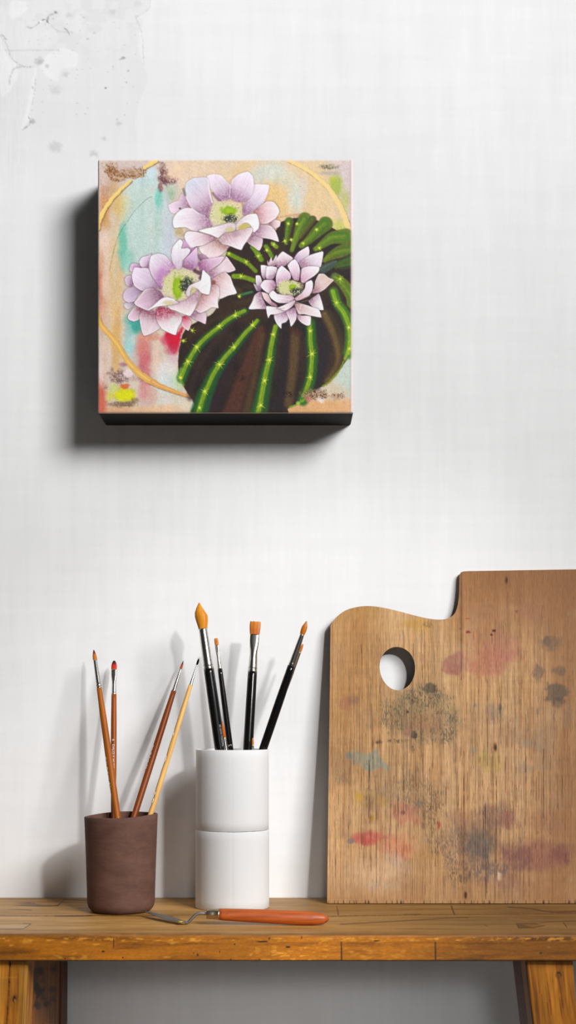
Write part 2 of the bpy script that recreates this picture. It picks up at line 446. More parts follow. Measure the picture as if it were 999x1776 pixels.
    m = mat_paint('bench_varnish', 0.5, 0.35, ((30, 350, 350), 0.82, 1.05), ((40, 300, 300), 0.25, 0.0006))
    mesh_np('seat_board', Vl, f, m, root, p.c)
    # legs: hewn boards
    wm = mat_paint('leg_wood', 0.5, 0.3, ((300, 300, 25), 0.86, 1.04), ((250, 250, 12), 0.25, 0.0006))
    zt = BT-TH
    def slab(name, x0, x1, y0, y1, dx0, dx1, base, dk, lt, marks=None, r=0.0025):
        """upright board; its foot runs out by dx0 / dx1 sideways"""
        per = []
        def edge(a, b, n):
            for k in range(n): per.append((a[0]+(b[0]-a[0])*k/n, a[1]+(b[1]-a[1])*k/n))
        def corner(c, a0):
            for k in range(4): t_ = a0+k/4*math.pi/2; per.append((c[0]+r*math.cos(t_), c[1]+r*math.sin(t_)))
        nx_ = max(8, int((x1-x0)/0.001)); ny_ = max(8, int((y1-y0)/0.003))
        edge((x0+r, y0), (x1-r, y0), nx_); corner((x1-r, y0+r), -math.pi/2); edge((x1, y0+r), (x1, y1-r), ny_); corner((x1-r, y1-r), 0)
        edge((x1-r, y1), (x0+r, y1), nx_//4+3); corner((x0+r, y1-r), math.pi/2); edge((x0, y1-r), (x0, y0+r), ny_); corner((x0+r, y0+r), math.pi)
        per = np.array(per); n = len(per); zs = np.concatenate([np.arange(zt, zt-0.10, -0.0016), np.linspace(zt-0.102, 0, 30)])
        q = (zt-zs)/zt; fx = (per[:, 0]-x0)/(x1-x0)
        VV = np.array([(per[k, 0]+q_*(dx0+(dx1-dx0)*fx[k]), per[k, 1], z_) for z_, q_ in zip(zs, q) for k in range(n)])
        px_, py_ = proj(VV.T); lp = Painter(px_, py_, base)
        cir = np.tile(np.concatenate([[0], np.cumsum(np.hypot(*np.diff(per, axis=0).T))]), len(zs))*1000+x0*900; zz = VV[:, 2]*1000
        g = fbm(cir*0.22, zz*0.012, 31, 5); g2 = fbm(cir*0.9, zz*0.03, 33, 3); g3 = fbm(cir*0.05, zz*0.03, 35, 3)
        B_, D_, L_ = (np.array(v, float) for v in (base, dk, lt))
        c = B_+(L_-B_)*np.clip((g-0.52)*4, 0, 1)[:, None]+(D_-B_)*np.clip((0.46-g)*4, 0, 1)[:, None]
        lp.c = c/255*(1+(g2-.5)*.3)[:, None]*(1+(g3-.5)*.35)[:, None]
        if marks: marks(lp)
        VV[:, 1] += 0.137
        ff = [(r_*n+k, (r_+1)*n+k, (r_+1)*n+(k+1) % n, r_*n+(k+1) % n) for r_ in range(len(zs)-1) for k in range(n)]
        ff += [tuple(range(n)), tuple((len(zs)-1)*n+k for k in range(n))[::-1]]
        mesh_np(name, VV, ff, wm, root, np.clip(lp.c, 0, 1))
    def m_left(lp):
        lp.stroke([(17, 1660), (16, 1700), (14, 1740), (11, 1790)], 2.2, (40, 22, 6), .85, .9, rough=.8, tex=.7, tf=(.2, .08))
        lp.blob(17, 1672, 1.8, 6, (20, 10, 4), .95, .5); lp.blob(13, 1749, 1.8, 4, (24, 12, 4), .95, .5); lp.blob(16, 1704, 1.6, 2.4, (40, 16, 6), .8, .5)
        lp.blob(26, 1732, 6, 9, (104, 60, 20), .6, .6); lp.blob(25, 1733, 3.2, 6, (46, 26, 10), .9, .5); lp.blob(26, 1735, 1.8, 3.4, (176, 136, 70), .9, .5); lp.blob(25, 1729, 1.4, 1.8, (10, 6, 4), .95, .4)
        lp.stroke([(-20, 1695), (30, 1694.5)], 1.6, (196, 136, 50), .6, .8)
        lp.poly([(34.5, 1660), (50, 1660), (46, 1800), (29, 1800)], (148, 106, 44), .6, 1.2, smooth=False, tex=.3, tf=(.5, .02))
        for x_ in (38, 42, 45): lp.stroke([(x_, 1660), (x_-5, 1790)], 1.1, (92, 60, 20), .6, .6, smooth=False, tex=.6, tf=(.1, .1))
    def m_panel(lp):
        R_ = random.Random(4)
        for k in range(34): lp.blob(R_.uniform(50, 95), R_.triangular(1668, 1770, 1690), R_.uniform(2, 8), R_.uniform(3, 9), (44, 22, 6), R_.uniform(.3, .8), .7, .6, .2)
    def m_right(lp):
        lp.blob(968, 1691, 6, 7, (100, 60, 16), .7, .5); lp.stroke([(966, 1686), (972, 1688), (974, 1694)], 1.8, (20, 10, 4), .9, .6)
        R_ = random.Random(6)
        for k in range(26):
            x_ = R_.uniform(918, 996); y_ = R_.uniform(1666, 1740); l_ = R_.uniform(14, 60)
            lp.stroke([(x_, y_), (x_+l_*.14, y_+l_)], R_.uniform(.9, 2.2), (86, 46, 10), R_.uniform(.3, .7), .8, smooth=False, tex=.6, tf=(.1, .08))
        lp.stroke([(912, 1668), (914, 1700), (925, 1780)], 2.4, (44, 18, 6), .8, 1.0, smooth=False)
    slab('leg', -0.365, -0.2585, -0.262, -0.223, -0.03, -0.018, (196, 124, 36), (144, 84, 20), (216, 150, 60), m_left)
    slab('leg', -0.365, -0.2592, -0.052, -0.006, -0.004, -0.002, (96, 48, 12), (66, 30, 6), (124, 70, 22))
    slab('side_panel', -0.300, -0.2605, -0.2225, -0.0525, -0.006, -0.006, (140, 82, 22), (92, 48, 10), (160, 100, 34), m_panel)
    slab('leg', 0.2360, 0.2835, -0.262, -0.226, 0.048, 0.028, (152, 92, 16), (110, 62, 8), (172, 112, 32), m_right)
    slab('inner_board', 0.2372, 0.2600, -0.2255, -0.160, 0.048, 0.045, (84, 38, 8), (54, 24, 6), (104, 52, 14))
build_bench()

# ------------------------------------------------------------------ vessels
def lathe_np(rings, n=64, cap0=True, cap1=True):
    """rings: (z, rx, ry, ox, oy, e) ; returns verts, faces"""
    V = []; Fc = []
    for r in rings:
        z, rx = r[0], r[1]; ry = r[2] if len(r) > 2 else rx
        ox = r[3] if len(r) > 3 else 0; oy = r[4] if len(r) > 4 else 0; e = r[5] if len(r) > 5 else 1.0
        for k in range(n):
            a = 2*math.pi*k/n; c, s = math.cos(a), math.sin(a)
            V.append((ox+rx*math.copysign(abs(c)**e, c), oy+ry*math.copysign(abs(s)**e, s), z))
    m = len(rings)
    for i in range(m-1):
        for k in range(n):
            Fc.append((i*n+k, i*n+(k+1) % n, (i+1)*n+(k+1) % n, (i+1)*n+k))
    if cap0: Fc.append(tuple(range(n))[::-1])
    if cap1: Fc.append(tuple((m-1)*n+k for k in range(n)))
    return V, Fc
def arc(z0, r0, z1, r1, n, kind):
    out = []
    for k in range(1, n):
        a = k/n*math.pi/2
        if kind == 'out': out.append((z0+(z1-z0)*(1-math.cos(a)), r0+(r1-r0)*math.sin(a)))
        else: out.append((z0+(z1-z0)*math.sin(a), r0+(r1-r0)*(1-math.cos(a))))
    return out

CUP = Vector(((210-CX)*1.524/F, -0.113, BT)); CUP_H = 0.1062; CUP_R = 0.0400
HOL = Vector(((403-CX)*1.557/F, -0.080, BT)); HOL_H = 0.1775; HOL_R = 0.0412
def build_cup():
    R, H = CUP_R, CUP_H
    prof = [(0.0, 0.001), (0.0, 0.0275)]
    prof += arc(0.0, 0.0275, 0.0115, 0.0370, 9, 'out')
    prof += [(0.0115, 0.0370), (0.014, 0.03715)]
    for k in range(1, 22): prof.append((0.014+(H-0.016)*k/22, 0.03715+(R-0.03715)*(k/22)**1.2))
    prof += [(H-0.0012, R+0.0001), (H-0.0003, R-0.0006), (H, R-0.0015), (H-0.0003, R-0.0024), (H-0.0014, R-0.0030)]
    for k in range(1, 16): prof.append((H-0.0014-(H-0.012)*k/16, R-0.0030-0.0032*k/16))
    prof += [(0.0075, 0.0325), (0.005, 0.028), (0.005, 0.001)]
    V, Fc = lathe_np(prof, 96, True, True)
    V = np.array(V)
    a = np.arctan2(V[:, 1], V[:, 0]); t = np.clip(V[:, 2]/H, 0, 1)
    V[:, 2] += t**8*(0.0016*np.cos(a-0.4)+0.0005*np.cos(3*a+1))      # hand-made uneven lip
    k = 1+t*0.006*np.cos(2*a+0.6); V[:, 0] *= k; V[:, 1] *= k
    m, tr, b = nt('brown_clay', 0.78, 0, 0.25)
    f = noise(tr, mapped(tr, (30, 30, 55)), 1.0, 6, 0.62)
    c = ramp(tr, f, [(0.28, rgb(82, 56, 46)), (0.7, rgb(108, 77, 65))])
    f2 = noise(tr, mapped(tr, (120, 120, 420)), 1.0, 3)
    c = mixc(tr, c, ramp(tr, f2, [(0.3, grey(0.9)), (0.6, grey(1))]), 1.0)
    f3 = noise(tr, mapped(tr, (55, 55, 75)), 1.0, 2)
    c = mixc(tr, c, ramp(tr, f3, [(0.76, grey(0)), (0.84, (0.05, 0.045, 0.04, 1))]), 1.0, 'ADD')
    tr.links.new(c, b.inputs['Base Color']); bump(tr, b, f2, 0.25, 0.0006)
    o = mesh_np('clay_cup', V, Fc, m, None, None, True); o.location = CUP
    tag(o, 'dark brown unglazed clay cup holding four thin brushes on the bench', 'cup')
build_cup()
def build_holder():
    root = empty('brush_holder', HOL)
    tag(root, 'tall white cylindrical brush holder of two stacked sections on the bench', 'brush holder')
    m = mat_plain('white_plastic', rgb(236, 236, 236), 0.7, 0, 0.2, 0.04, (20, 20, 12))
    pb = m.node_tree.nodes['Principled BSDF']; pb.inputs['Subsurface Weight'].default_value = 0.5; pb.inputs['Subsurface Radius'].default_value = (1, 1, 1); pb.inputs['Subsurface Scale'].default_value = 0.012
    zs = 0.0875; R = HOL_R
    def section(name, z0, z1, r, rib_a, floor):
        prof = [(z0, r-0.0025)] if floor else [(z0, r-0.0017)]
        if floor: prof = [(z0, 0.001)]+prof
        prof += [(z0+0.00015, r-0.0004), (z0+0.0005, r)]
        for k in range(1, 10): prof.append((z0+0.0012+(z1-z0-0.0022)*k/10, r))
        prof += [(z1-0.0005, r), (z1-0.00015, r-0.0002), (z1, r-0.0006), (z1-0.0002, r-0.0014), (z1-0.001, r-0.0017)]
        for k in range(1, 6): prof.append((z1-0.001-(z1-z0-0.004)*k/6, r-0.0017))
        if floor: prof += [(z0+0.003, r-0.002), (z0+0.003, 0.001)]
        else: prof += [(z0+0.0003, r-0.0018)]
        V, Fc = lathe_np(prof, 180, floor, floor)
        V = np.array(V)
        if not floor:
            n = 180; L = len(prof)
            Fc += [((L-1)*n+k, (L-1)*n+(k+1) % n, (k+1) % n, k) for k in range(n)]
        a = np.arctan2(V[:, 1], V[:, 0]); rad = np.hypot(V[:, 0], V[:, 1])
        for ra, amp in rib_a:                                         # mould seams
            d = np.abs((a-ra+math.pi) % (2*math.pi)-math.pi)
            k = 1+np.where(rad > r-0.0012, amp*np.exp(-(d/0.022)**2), 0)/r
            V[:, 0] *= k; V[:, 1] *= k
        o = mesh_np(name, V, Fc, m, root, None, True)
        return o
    section('lower_section', 0.0, zs-0.00008, R+0.0002, ((-math.pi/2+0.03, -0.00022), (-2.5, 0.0002)), True)
    section('upper_section', zs+0.00008, HOL_H, R-0.0002, ((-math.pi/2+0.02, -0.00012), (-2.5, 0.0002), (-0.6, 0.0002)), False)
build_holder()

# ------------------------------------------------------------------ brushes
def mat_metal(name, c, rough):
    m, t, b = nt(name, rough, 1.0, 0.5); b.inputs['Base Color'].default_value = c
    return m
FER = mat_metal('nickel_ferrule', rgb(206, 202, 194), 0.24)
BLACK = mat_plain('black_lacquer', rgb(16, 16, 17), 0.16, 0, 0.5, 0.1)
def mat_handle(name, dark, light, rough=0.42):
    m, t, b = nt(name, rough, 0, 0.25)
    f = noise(t, mapped(t, (420, 420, 14)), 1.0, 5)
    t.links.new(ramp(t, f, [(0.3, dark), (0.68, light)]), b.inputs['Base Color'])
    return m
ORANGE = mat_handle('orange_brown_handle', rgb(134, 68, 8), rgb(174, 96, 18))
BROWN = mat_handle('red_brown_handle', rgb(122, 56, 8), rgb(156, 80, 20))
CHEST = mat_handle('chestnut_handle', rgb(108, 46, 6), rgb(144, 68, 16))
NAT = mat_handle('bare_wood_handle', rgb(206, 152, 76), rgb(232, 186, 112), 0.55)
HAIR = mat_paint('brush_hair', 0.5, 0.3, ((900, 900, 25), 0.72, 1.08))
WHITE = mat_plain('white_print', rgb(232, 228, 222), 0.5, 0, 0.3, 0.05)
SILV = mat_plain('silver_print', rgb(176, 176, 178), 0.4, 0.3, 0.4, 0.1)

def brush(label, group, tip, rim, floor_z, hb, fb, hairs, fer, hand, hmat, cols, flat=False, letter=None, chips=None):
    """tip, rim: (px, py, depth) on the axis; hb / fb: photo rows of hair base and ferrule base;
    hairs: (width, thickness) pairs from base to tip in px; fer: radii; hand: radii from ferrule to foot"""
    T = P(*tip); Rm = P(*rim)
    tf = (T.z-floor_z)/(T.z-Rm.z)
    B = T+(Rm-T)*tf
    L = (T-B).length; z = (T-B).normalized()
    x = Vector((1, 0, 0)); x = (x-z*x.dot(z)).normalized(); y = z.cross(x)
    rot = Matrix((x, y, z)).transposed().to_quaternion()
    root = empty('paint_brush', B, rot)
    tag(root, label, 'paintbrush', group)
    mpx = (D+tip[2])/F
    dpy = rim[1]-tip[1]
    s_of = lambda py: L*(1-((py-tip[1])/dpy)/tf)
    sh, sf = s_of(hb), s_of(fb)
    # handle
    rings = []; nh = 44
    for k in range(nh+1):
        q = k/nh; s = q*(sf+0.003)
        u = (1-q)*(len(hand)-1); i0 = int(min(u, len(hand)-2)); fr = u-i0; fr = fr*fr*(3-2*fr)
        r = (hand[i0]*(1-fr)+hand[i0+1]*fr)*mpx
        rings.append((s, r))
    rings = [(0, rings[0][1]*0.3), (0.0006, rings[0][1]*0.7)]+[(max(s, 0.0016), r) for s, r in rings]
    V, Fc = lathe_np(rings, 24); V = np.array(V)
    if chips:
        for cs, ca, cd, cl in chips:                                   # flaked varnish: shallow bites
            a = np.arctan2(V[:, 1], V[:, 0]); d = np.hypot((V[:, 2]-s_of(cs))/cl, ((a-ca+math.pi) % (2*math.pi)-math.pi)/0.8)
            k = 1-cd*np.exp(-d*d); V[:, 0] *= k; V[:, 1] *= k
    mesh_np('handle', V, Fc, hmat, root, None, True)
    if chips:
        for n_, (cs, ca, cd, cl) in enumerate(chips):
            s0 = s_of(cs); r0 = np.interp(s0, [q_[0] for q_ in rings], [q_[1] for q_ in rings])
            pv = []; m_ = 9
            for j in range(m_):
                b_ = 2*math.pi*j/m_; rr = 0.55+0.45*random.random()
                pv.append((ca+0.55*rr*math.cos(b_), s0+cl*0.9*rr*math.sin(b_)))
            vv = [(r0*1.03*math.cos(p_[0]), r0*1.03*math.sin(p_[0]), p_[1]) for p_ in pv]+[(r0*0.8*math.cos(p_[0]), r0*0.8*math.sin(p_[0]), p_[1]) for p_ in pv]
            ff = [tuple(range(m_)), tuple(range(2*m_-1, m_-1, -1))]+[(j, m_+j, m_+(j+1) % m_, (j+1) % m_) for j in range(m_)]
            tag(mesh_np('paint_fleck', vv, ff, WHITE, root), 'white paint fleck')
    # ferrule with two crimped beads near the handle
    r0 = fer[0]*mpx; r1 = fer[1]*mpx; Lf = sh-sf
    w1, t1 = hairs[0][0]*mpx, hairs[0][1]*mpx
    rings = []; nf = 36
    for k in range(nf+1):
        q = k/nf; s = sf+Lf*q
        r = r0+(r1-r0)*q; rx = ry = r
        d = s-sf
        for c_, w_ in ((0.0016, 0.0008), (0.0046, 0.0008)):
            g = 0.10*math.exp(-((d-c_*(r0/0.0035)**.5)/(w_*(r0/0.0035)**.5))**2); rx *= 1+g; ry *= 1+g
        g = 0.08*math.exp(-((d-0.0031*(r0/0.0035)**.5)/0.0006)**2); rx *= 1-g; ry *= 1-g
        e = 1.0
        if flat:
            p_ = min(max((q-0.35)/0.5, 0), 1); p_ = p_*p_*(3-2*p_)
            rx = rx*(1-p_)+(w1+0.0002)*p_; ry = ry*(1-p_)+(t1+0.0003)*p_; e = 1-0.35*p_
            dip = math.exp(-((q-0.55)/0.16)**2)*0.10; rx *= 1-dip
        rings.append((s, rx, ry, 0, 0, e))
    V, Fc = lathe_np(rings, 32); mesh_np('ferrule', V, Fc, FER, root, None, True)
    # hair
    rings = []; nb = 26; hl = L-sh; cc = []
    for k in range(nb+1):
        q = k/nb; u = q*(len(hairs)-1); i0 = int(min(u, len(hairs)-2)); fr = u-i0
        a, b_ = hairs[i0], hairs[i0+1]
        wv = (a[0]+(b_[0]-a[0])*fr)*mpx; tv = (a[1]+(b_[1]-a[1])*fr)*mpx
        ao = a[2] if len(a) > 2 else 0; bo = b_[2] if len(b_) > 2 else 0
        rings.append((sh-0.0012+(hl+0.0012)*q, max(wv, 1e-4), max(tv, 1e-4), (ao+(bo-ao)*fr)*mpx, 0, 0.72 if flat else 1.0))
        pos = [c_[0] for c_ in cols]
        cv = [np.interp(q, pos, [c_[1][j] for c_ in cols])/255 for j in range(3)]
        cc += [cv]*40
    V, Fc = lathe_np(rings, 40); V = np.array(V)
    strand = np.array([1+0.05*(random.random()-0.5) for _ in range(40)])
    idx = np.arange(len(V)) % 40; rg = np.arange(len(V))//40
    k = strand[idx]**(1.0); V[:, 0] = V[:, 0]*k; V[:, 1] *= k
    jag = np.array([random.random() for _ in range(40)])
    V[:, 2] -= np.where(rg > nb-4, jag[idx]*hl*(0.03 if flat else 0.05)*(rg-nb+4)/4, 0)
    cc = np.array(cc)*(0.92+0.16*jag[idx])[:, None]
    mesh_np('bristles', V, Fc, HAIR, root, np.clip(cc, 0, 1), True)
    if letter:
        txt, py0, hgt, ang, lm, stretch = letter
        cu = bpy.data.curves.new('lettering', 'FONT'); cu.body = txt; cu.size = 1.0; cu.align_y = 'CENTER'
        to = bpy.data.objects.new('lettering', cu); COL.objects.link(to)
        bpy.context.view_layer.update()
        me = bpy.data.meshes.new_from_object(to.evaluated_get(bpy.context.evaluated_depsgraph_get()))
        bpy.data.objects.remove(to); bpy.data.curves.remove(cu)
        bm = bmesh.new(); bm.from_mesh(me)
        ex = bmesh.ops.extrude_face_region(bm, geom=list(bm.faces))
        up = {v for v in ex['geom'] if isinstance(v, bmesh.types.BMVert)}
        s0 = s_of(py0); h = hgt*mpx
        hr = [(q_/nh*(sf+0.003), None) for q_ in range(nh+1)]
        def rad(s):
            u = (1-min(max(s/(sf+0.003), 0), 1))*(len(hand)-1); i0 = int(min(u, len(hand)-2)); fr = u-i0; fr = fr*fr*(3-2*fr)
            return (hand[i0]*(1-fr)+hand[i0+1]*fr)*mpx
        for v in bm.verts:
            s = s0-v.co.x*h*stretch; r = rad(s)
            a = ang+v.co.y*h/r
            rr = r+(0.00022 if v in up else -0.0002)
            v.co = (rr*math.cos(a), rr*math.sin(a), s)
        bmesh.ops.recalc_face_normals(bm, faces=bm.faces)
        bm.to_mesh(me); bm.free()
        me.name = 'lettering'
        tag(link_mesh('lettering', me, lm, root), 'printed lettering')
    return root

def build_brushes():
    g1 = 'brushes in the clay cup'; g2 = 'brushes in the white holder'
    fz = BT+0.0056; hz = BT+0.0036
    FR = -math.pi/2
    oc = [(0, (196, 112, 22)), (0.55, (196, 108, 24)), (0.75, (80, 34, 30)), (1, (40, 16, 24))]
    brush('slim orange-brown brush with an orange, dark-tipped point, leftmost in the clay cup', g1,
          (162.5, 1127, -0.0301), (204, 1418, -0.1012), fz, 1146, 1197, [(3.4, 2.6), (3.7, 2.8), (3.3, 2.4), (2.0, 1.6), (0.6, .5)], (4.3, 3.4), [4.3, 5.6, 6.0, 5.6, 5.2, 4.2, 3.2], ORANGE, oc,
          letter=('DALO E HURS', 1316, 4.6, math.pi+0.35, WHITE, 1.9))
    brush('upright red-brown brush with a rounded red, dark-tipped head in the clay cup', g1,
          (198, 1146, -0.0194), (196.5, 1418, -0.0834), fz, 1162, 1211, [(4.6, 2.0), (4.9, 2.0), (4.8, 2.0), (3.8, 1.6), (1.6, .8)], (4.0, 3.4), [4.4, 4.9, 5.0, 4.2, 3.6, 3.0, 2.6], BROWN,
          [(0, (204, 50, 14)), (0.5, (200, 44, 16)), (0.75, (90, 20, 18)), (1, (44, 14, 16))], True,
          letter=('6   DALO E HURS', 1286, 5.0, FR-0.05, WHITE, 1.36))
    brush('chestnut brush with a fine dark-tipped orange point, leaning right in the clay cup', g1,
          (318, 1146, -0.0213), (232, 1418, -0.0881), fz, 1161, 1205, [(1.7, 1.6), (2.1, 2.0), (1.9, 1.8), (1.2, 1.1), (0.3, .3)], (4.0, 1.9), [4.4, 5.4, 5.6, 5.4, 5.0, 4.2, 3.4], CHEST,
          [(0, (190, 92, 20)), (0.5, (186, 84, 20)), (0.75, (70, 26, 26)), (1, (40, 14, 20))],
          letter=('DALO E HURS', 1297, 4.4, math.pi+0.5, WHITE, 1.6))
    brush('bare pale wood brush with a tiny black tip and white flecks, in the clay cup', g1,
          (345, 1142, -0.0558), (260, 1416, -0.1022), fz, 1153, 1194, [(1.0, 1.0), (1.7, 1.6), (1.9, 1.8), (1.5, 1.4), (0.5, .5)], (3.1, 1.2), [3.6, 4.3, 4.6, 4.6, 4.4, 4.0, 3.4], NAT,
          [(0, (26, 25, 26)), (1, (34, 33, 34))], chips=((1277, math.pi+.4, .25, .0035), (1318, math.pi+.4, .35, .005), (1378, math.pi+.4, .2, .003), (1391, math.pi+.5, .35, .005)))
    o1 = [(0, (222, 142, 26)), (0.5, (214, 134, 24)), (1, (228, 154, 40))]
    o2 = [(0, (206, 120, 26)), (0.6, (200, 112, 24)), (1, (216, 136, 40))]
    brush('big black-handled round brush with a pointed golden head, tallest in the white holder', g2,
          (345.5, 1045, -0.066), (382.5, 1302, -0.0803), hz, 1091, 1163, [(7.3, 6.5, 0), (8.8, 7.5, .3), (10.4, 8.5, .5), (11.2, 9, 0.2), (8.8, 7, -1.2), (4.8, 4, -1.2), (0.8, .8, 0)], (8.4, 7.4), [8.9, 9.4, 9.6, 9.2, 8.6, 7, 5.5], BLACK, o1,
          letter=('20 SAN MOORL', 1258, 4.4, FR+0.62, SILV, 1.25))
    brush('small black-handled flat brush with a stubby orange head, right of the tallest brush', g2,
          (374.5, 1107, -0.046), (400, 1302, -0.0551), hz, 1119, 1165, [(3.1, 1.8), (3.4, 1.8), (3.4, 1.7), (3.0, 1.4)], (3.7, 2.8), [4.2, 5.0, 5.2, 5.0, 4.6, 4, 3.2], BLACK, o2, True,
          letter=('SI', 1291.5, 8.5, FR+0.0, WHITE, 0.62))
    brush('broad black-handled flat brush with a square orange head, upright in the white holder', g2,
          (443, 1078, -0.0523), (430, 1302, -0.0785), hz, 1101, 1168, [(7.8, 3.4), (8.6, 3.4), (9.2, 3.2), (9.4, 2.8), (9.0, 2.2)], (7.6, 6.4), [8.0, 8.4, 8.4, 8.0, 7, 6, 5], BLACK,
          [(0, (186, 96, 16)), (0.4, (190, 104, 20)), (1, (206, 124, 34))], True)
    brush('black-handled round brush leaning to the right edge of the white holder', g2,
          (532, 1077, -0.0858), (455.3, 1302, -0.0777), hz, 1100, 1159, [(3.5, 3.3), (4.6, 4.4), (5.0, 4.8), (4.6, 4.2), (2.6, 2.4), (.8, .8)], (6.2, 3.7), [6.6, 7.3, 7.2, 6.6, 6, 5, 4], BLACK, o2)
    brush('thin brush almost hidden behind the right-leaning black brush, its orange tip peeping out', g2,
          (525.5, 1117, -0.0717), (454.5, 1302, -0.0685), hz, 1131, 1172, [(2.0, 1.6), (2.3, 1.6), (2.1, 1.4), (1.2, .9)], (3.4, 2.2), [3.4, 3.7, 3.6, 3.4, 3, 2.6, 2.2], BLACK, o2)
    brush('short brush with a slim pointed orange tip standing before the tallest black brush', g2,
          (385.3, 1251, -0.1025), (392.2, 1302, -0.1039), hz, 1279, 1325, [(2.3, 2.2), (2.9, 2.8), (2.8, 2.6), (2.0, 1.9), (0.4, .4)], (4.2, 2.3), [4.4, 4.8, 4.8, 4.4, 4, 3.4, 2.8], BLACK,
          [(0, (188, 90, 14)), (1, (204, 106, 22))])
    brush('small orange brush tip just above the rim, right of the broad flat brush', g2,
          (438.4, 1280, -0.090), (438.6, 1302, -0.0905), hz, 1292, 1330, [(1.7, 1.4), (1.9, 1.5), (1.7, 1.3), (1.1, .9)], (3.0, 1.8), [3.2, 3.6, 3.6, 3.4, 3, 2.6, 2.2], BLACK, o2)
build_brushes()

# ------------------------------------------------------------------ palette knife
def tube_np(path, radii, n=16):
    V = []; Fc = []; path = [Vector(p_) for p_ in path]
    for i, p_ in enumerate(path):
        d = (path[min(i+1, len(path)-1)]-path[max(i-1, 0)]).normalized()
        u = d.cross(Vector((0, 1, 0))).normalized(); v_ = u.cross(d)
        for k in range(n):
            a = 2*math.pi*k/n; V.append(tuple(p_+(u*math.cos(a)+v_*math.sin(a))*radii[i]))
    for i in range(len(path)-1):
        for k in range(n): Fc.append((i*n+k, i*n+(k+1) % n, (i+1)*n+(k+1) % n, (i+1)*n+k))
    Fc.append(tuple(range(n))[::-1]); Fc.append(tuple((len(path)-1)*n+k for k in range(n)))
    return V, Fc
def build_knife():
    base = P(470, 1604, -0.215); base.z = BT
    root = empty('palette_knife', base)
    tag(root, 'cranked steel palette knife with an orange-red wooden handle lying on the bench', 'palette knife')
    loc = lambda px, py, y: P(px, py, y)-base
    a = loc(379, 1587.5, -0.2155); b = loc(571, 1596.0, -0.2155)
    # handle: axis from ferrule to the rounded butt
    prof = [(0, 9.6), (.004, 10.2), (.06, 10.6), (.16, 11.0), (.3, 11.6), (.45, 12.2), (.6, 12.6), (.74, 12.6), (.85, 11.6), (.92, 9.8), (.96, 7.6), (.985, 4.8), (.997, 2.2), (1.0, .5)]
    mpx = (D-0.2155)/F
    q = np.linspace(0, 1, 60)**0.8; rr = np.interp(q, [p_[0] for p_ in prof], [p_[1] for p_ in prof])*mpx
    path = []
    for t_, r_ in zip(q, rr):
        c_ = a+(b-a)*float(t_); path.append(c_)
    m, t, bb = nt('stained_handle', 0.42, 0, 0.4)
    f = noise(t, mapped(t, (20, 260, 260)), 1.0, 5)
    c = ramp(t, f, [(0.3, rgb(150, 66, 18)), (0.65, rgb(188, 94, 38))])
    f2 = noise(t, mapped(t, (90, 120, 120)), 1.0, 3)
    c = mixc(t, c, ramp(t, f2, [(0.24, (0.35, 0.16, 0.10, 1)), (0.34, grey(1))]), 1.0)
    t.links.new(c, bb.inputs['Base Color'])
    V, Fc = tube_np(path, rr, 32); mesh_np('handle', V, Fc, m, root, None, True)
    low = min(v[2] for v in V)
    # ferrule
    f0 = loc(358, 1587, -0.2155); f1 = loc(381, 1587.7, -0.2155)
    pr = [(0, 3.0), (0.01, 8.2), (.06, 8.9), (.5, 9.0), (.82, 9.2), (.86, 9.8), (.97, 9.8), (1, 9.3)]
    V, Fc = tube_np([f0+(f1-f0)*q_ for q_, _ in pr], [r_*mpx for _, r_ in pr], 32)
    mesh_np('ferrule', V, Fc, mat_metal('brass_ferrule', rgb(186, 172, 148), 0.34), root, None, True)
    # cranked shank
    steel = mat_metal('blade_steel', rgb(150, 150, 150), 0.5)
    heel = loc(321, 1603.2, -0.2155); heel.z = 0.0020
    k = [heel, loc(327, 1600.5, -0.2155), loc(334, 1593.5, -0.2155), loc(340, 1588, -0.2155), loc(346, 1585.8, -0.2155), loc(352, 1585.8, -0.2155), loc(361, 1587, -0.2155)]
    pts = catmull([tuple(v) for v in k], False, 6)
    V, Fc = tube_np(pts, np.interp(np.linspace(0, 1, len(pts)), [0, .25, 1], [2.2*mpx, 2.7*mpx, 2.5*mpx]), 14)
    mesh_np('shank', V, Fc, steel, root, None, True)
    # leaf blade, a thin springy plate running back from the heel
    tipp = P(251, 1589.5, -0.158)-base; tipp.z = 0.0048
    h0 = heel.copy(); n = 26; V = []; Fc = []
    d = (tipp-h0); side = Vector((d.y, -d.x, 0)).normalized()*-1
    for i in range(n+1):
        q_ = i/n; w_ = np.interp(q_, [0, .06, .25, .5, .75, .92, 1], [.0024, .0034, .0056, .0060, .0044, .0020, .0002])
        c_ = h0+d*q_; c_.z = 0.0018+(tipp.z-0.0018)*q_**1.6
        for sg, dz in ((-1, 0), (1, 0), (1, .0006), (-1, .0006)):
            V.append(tuple(c_+side*w_*sg+Vector((0, 0, dz))))
    for i in range(n):
        for j in range(4): Fc.append((i*4+j, i*4+(j+1) % 4, i*4+4+(j+1) % 4, i*4+4+j))
    Fc += [(3, 2, 1, 0), tuple(n*4+j for j in range(4))]
    bl = mesh_np('blade', V, Fc, steel, root)
    V, Fc = lathe_np([(0, .0016, .0020), (.0005, .0028, .0022), (.0009, .0014, .001)], 14)
    sp = mesh_np('paint_smear', V, Fc, mat_plain('yellow_paint', rgb(226, 196, 20), .4), bl)
    sp.location = heel+Vector((-0.004, -0.0018, 0.0006))
    root.location.z = BT-min(low, 0.0016)+0.0001
build_knife()

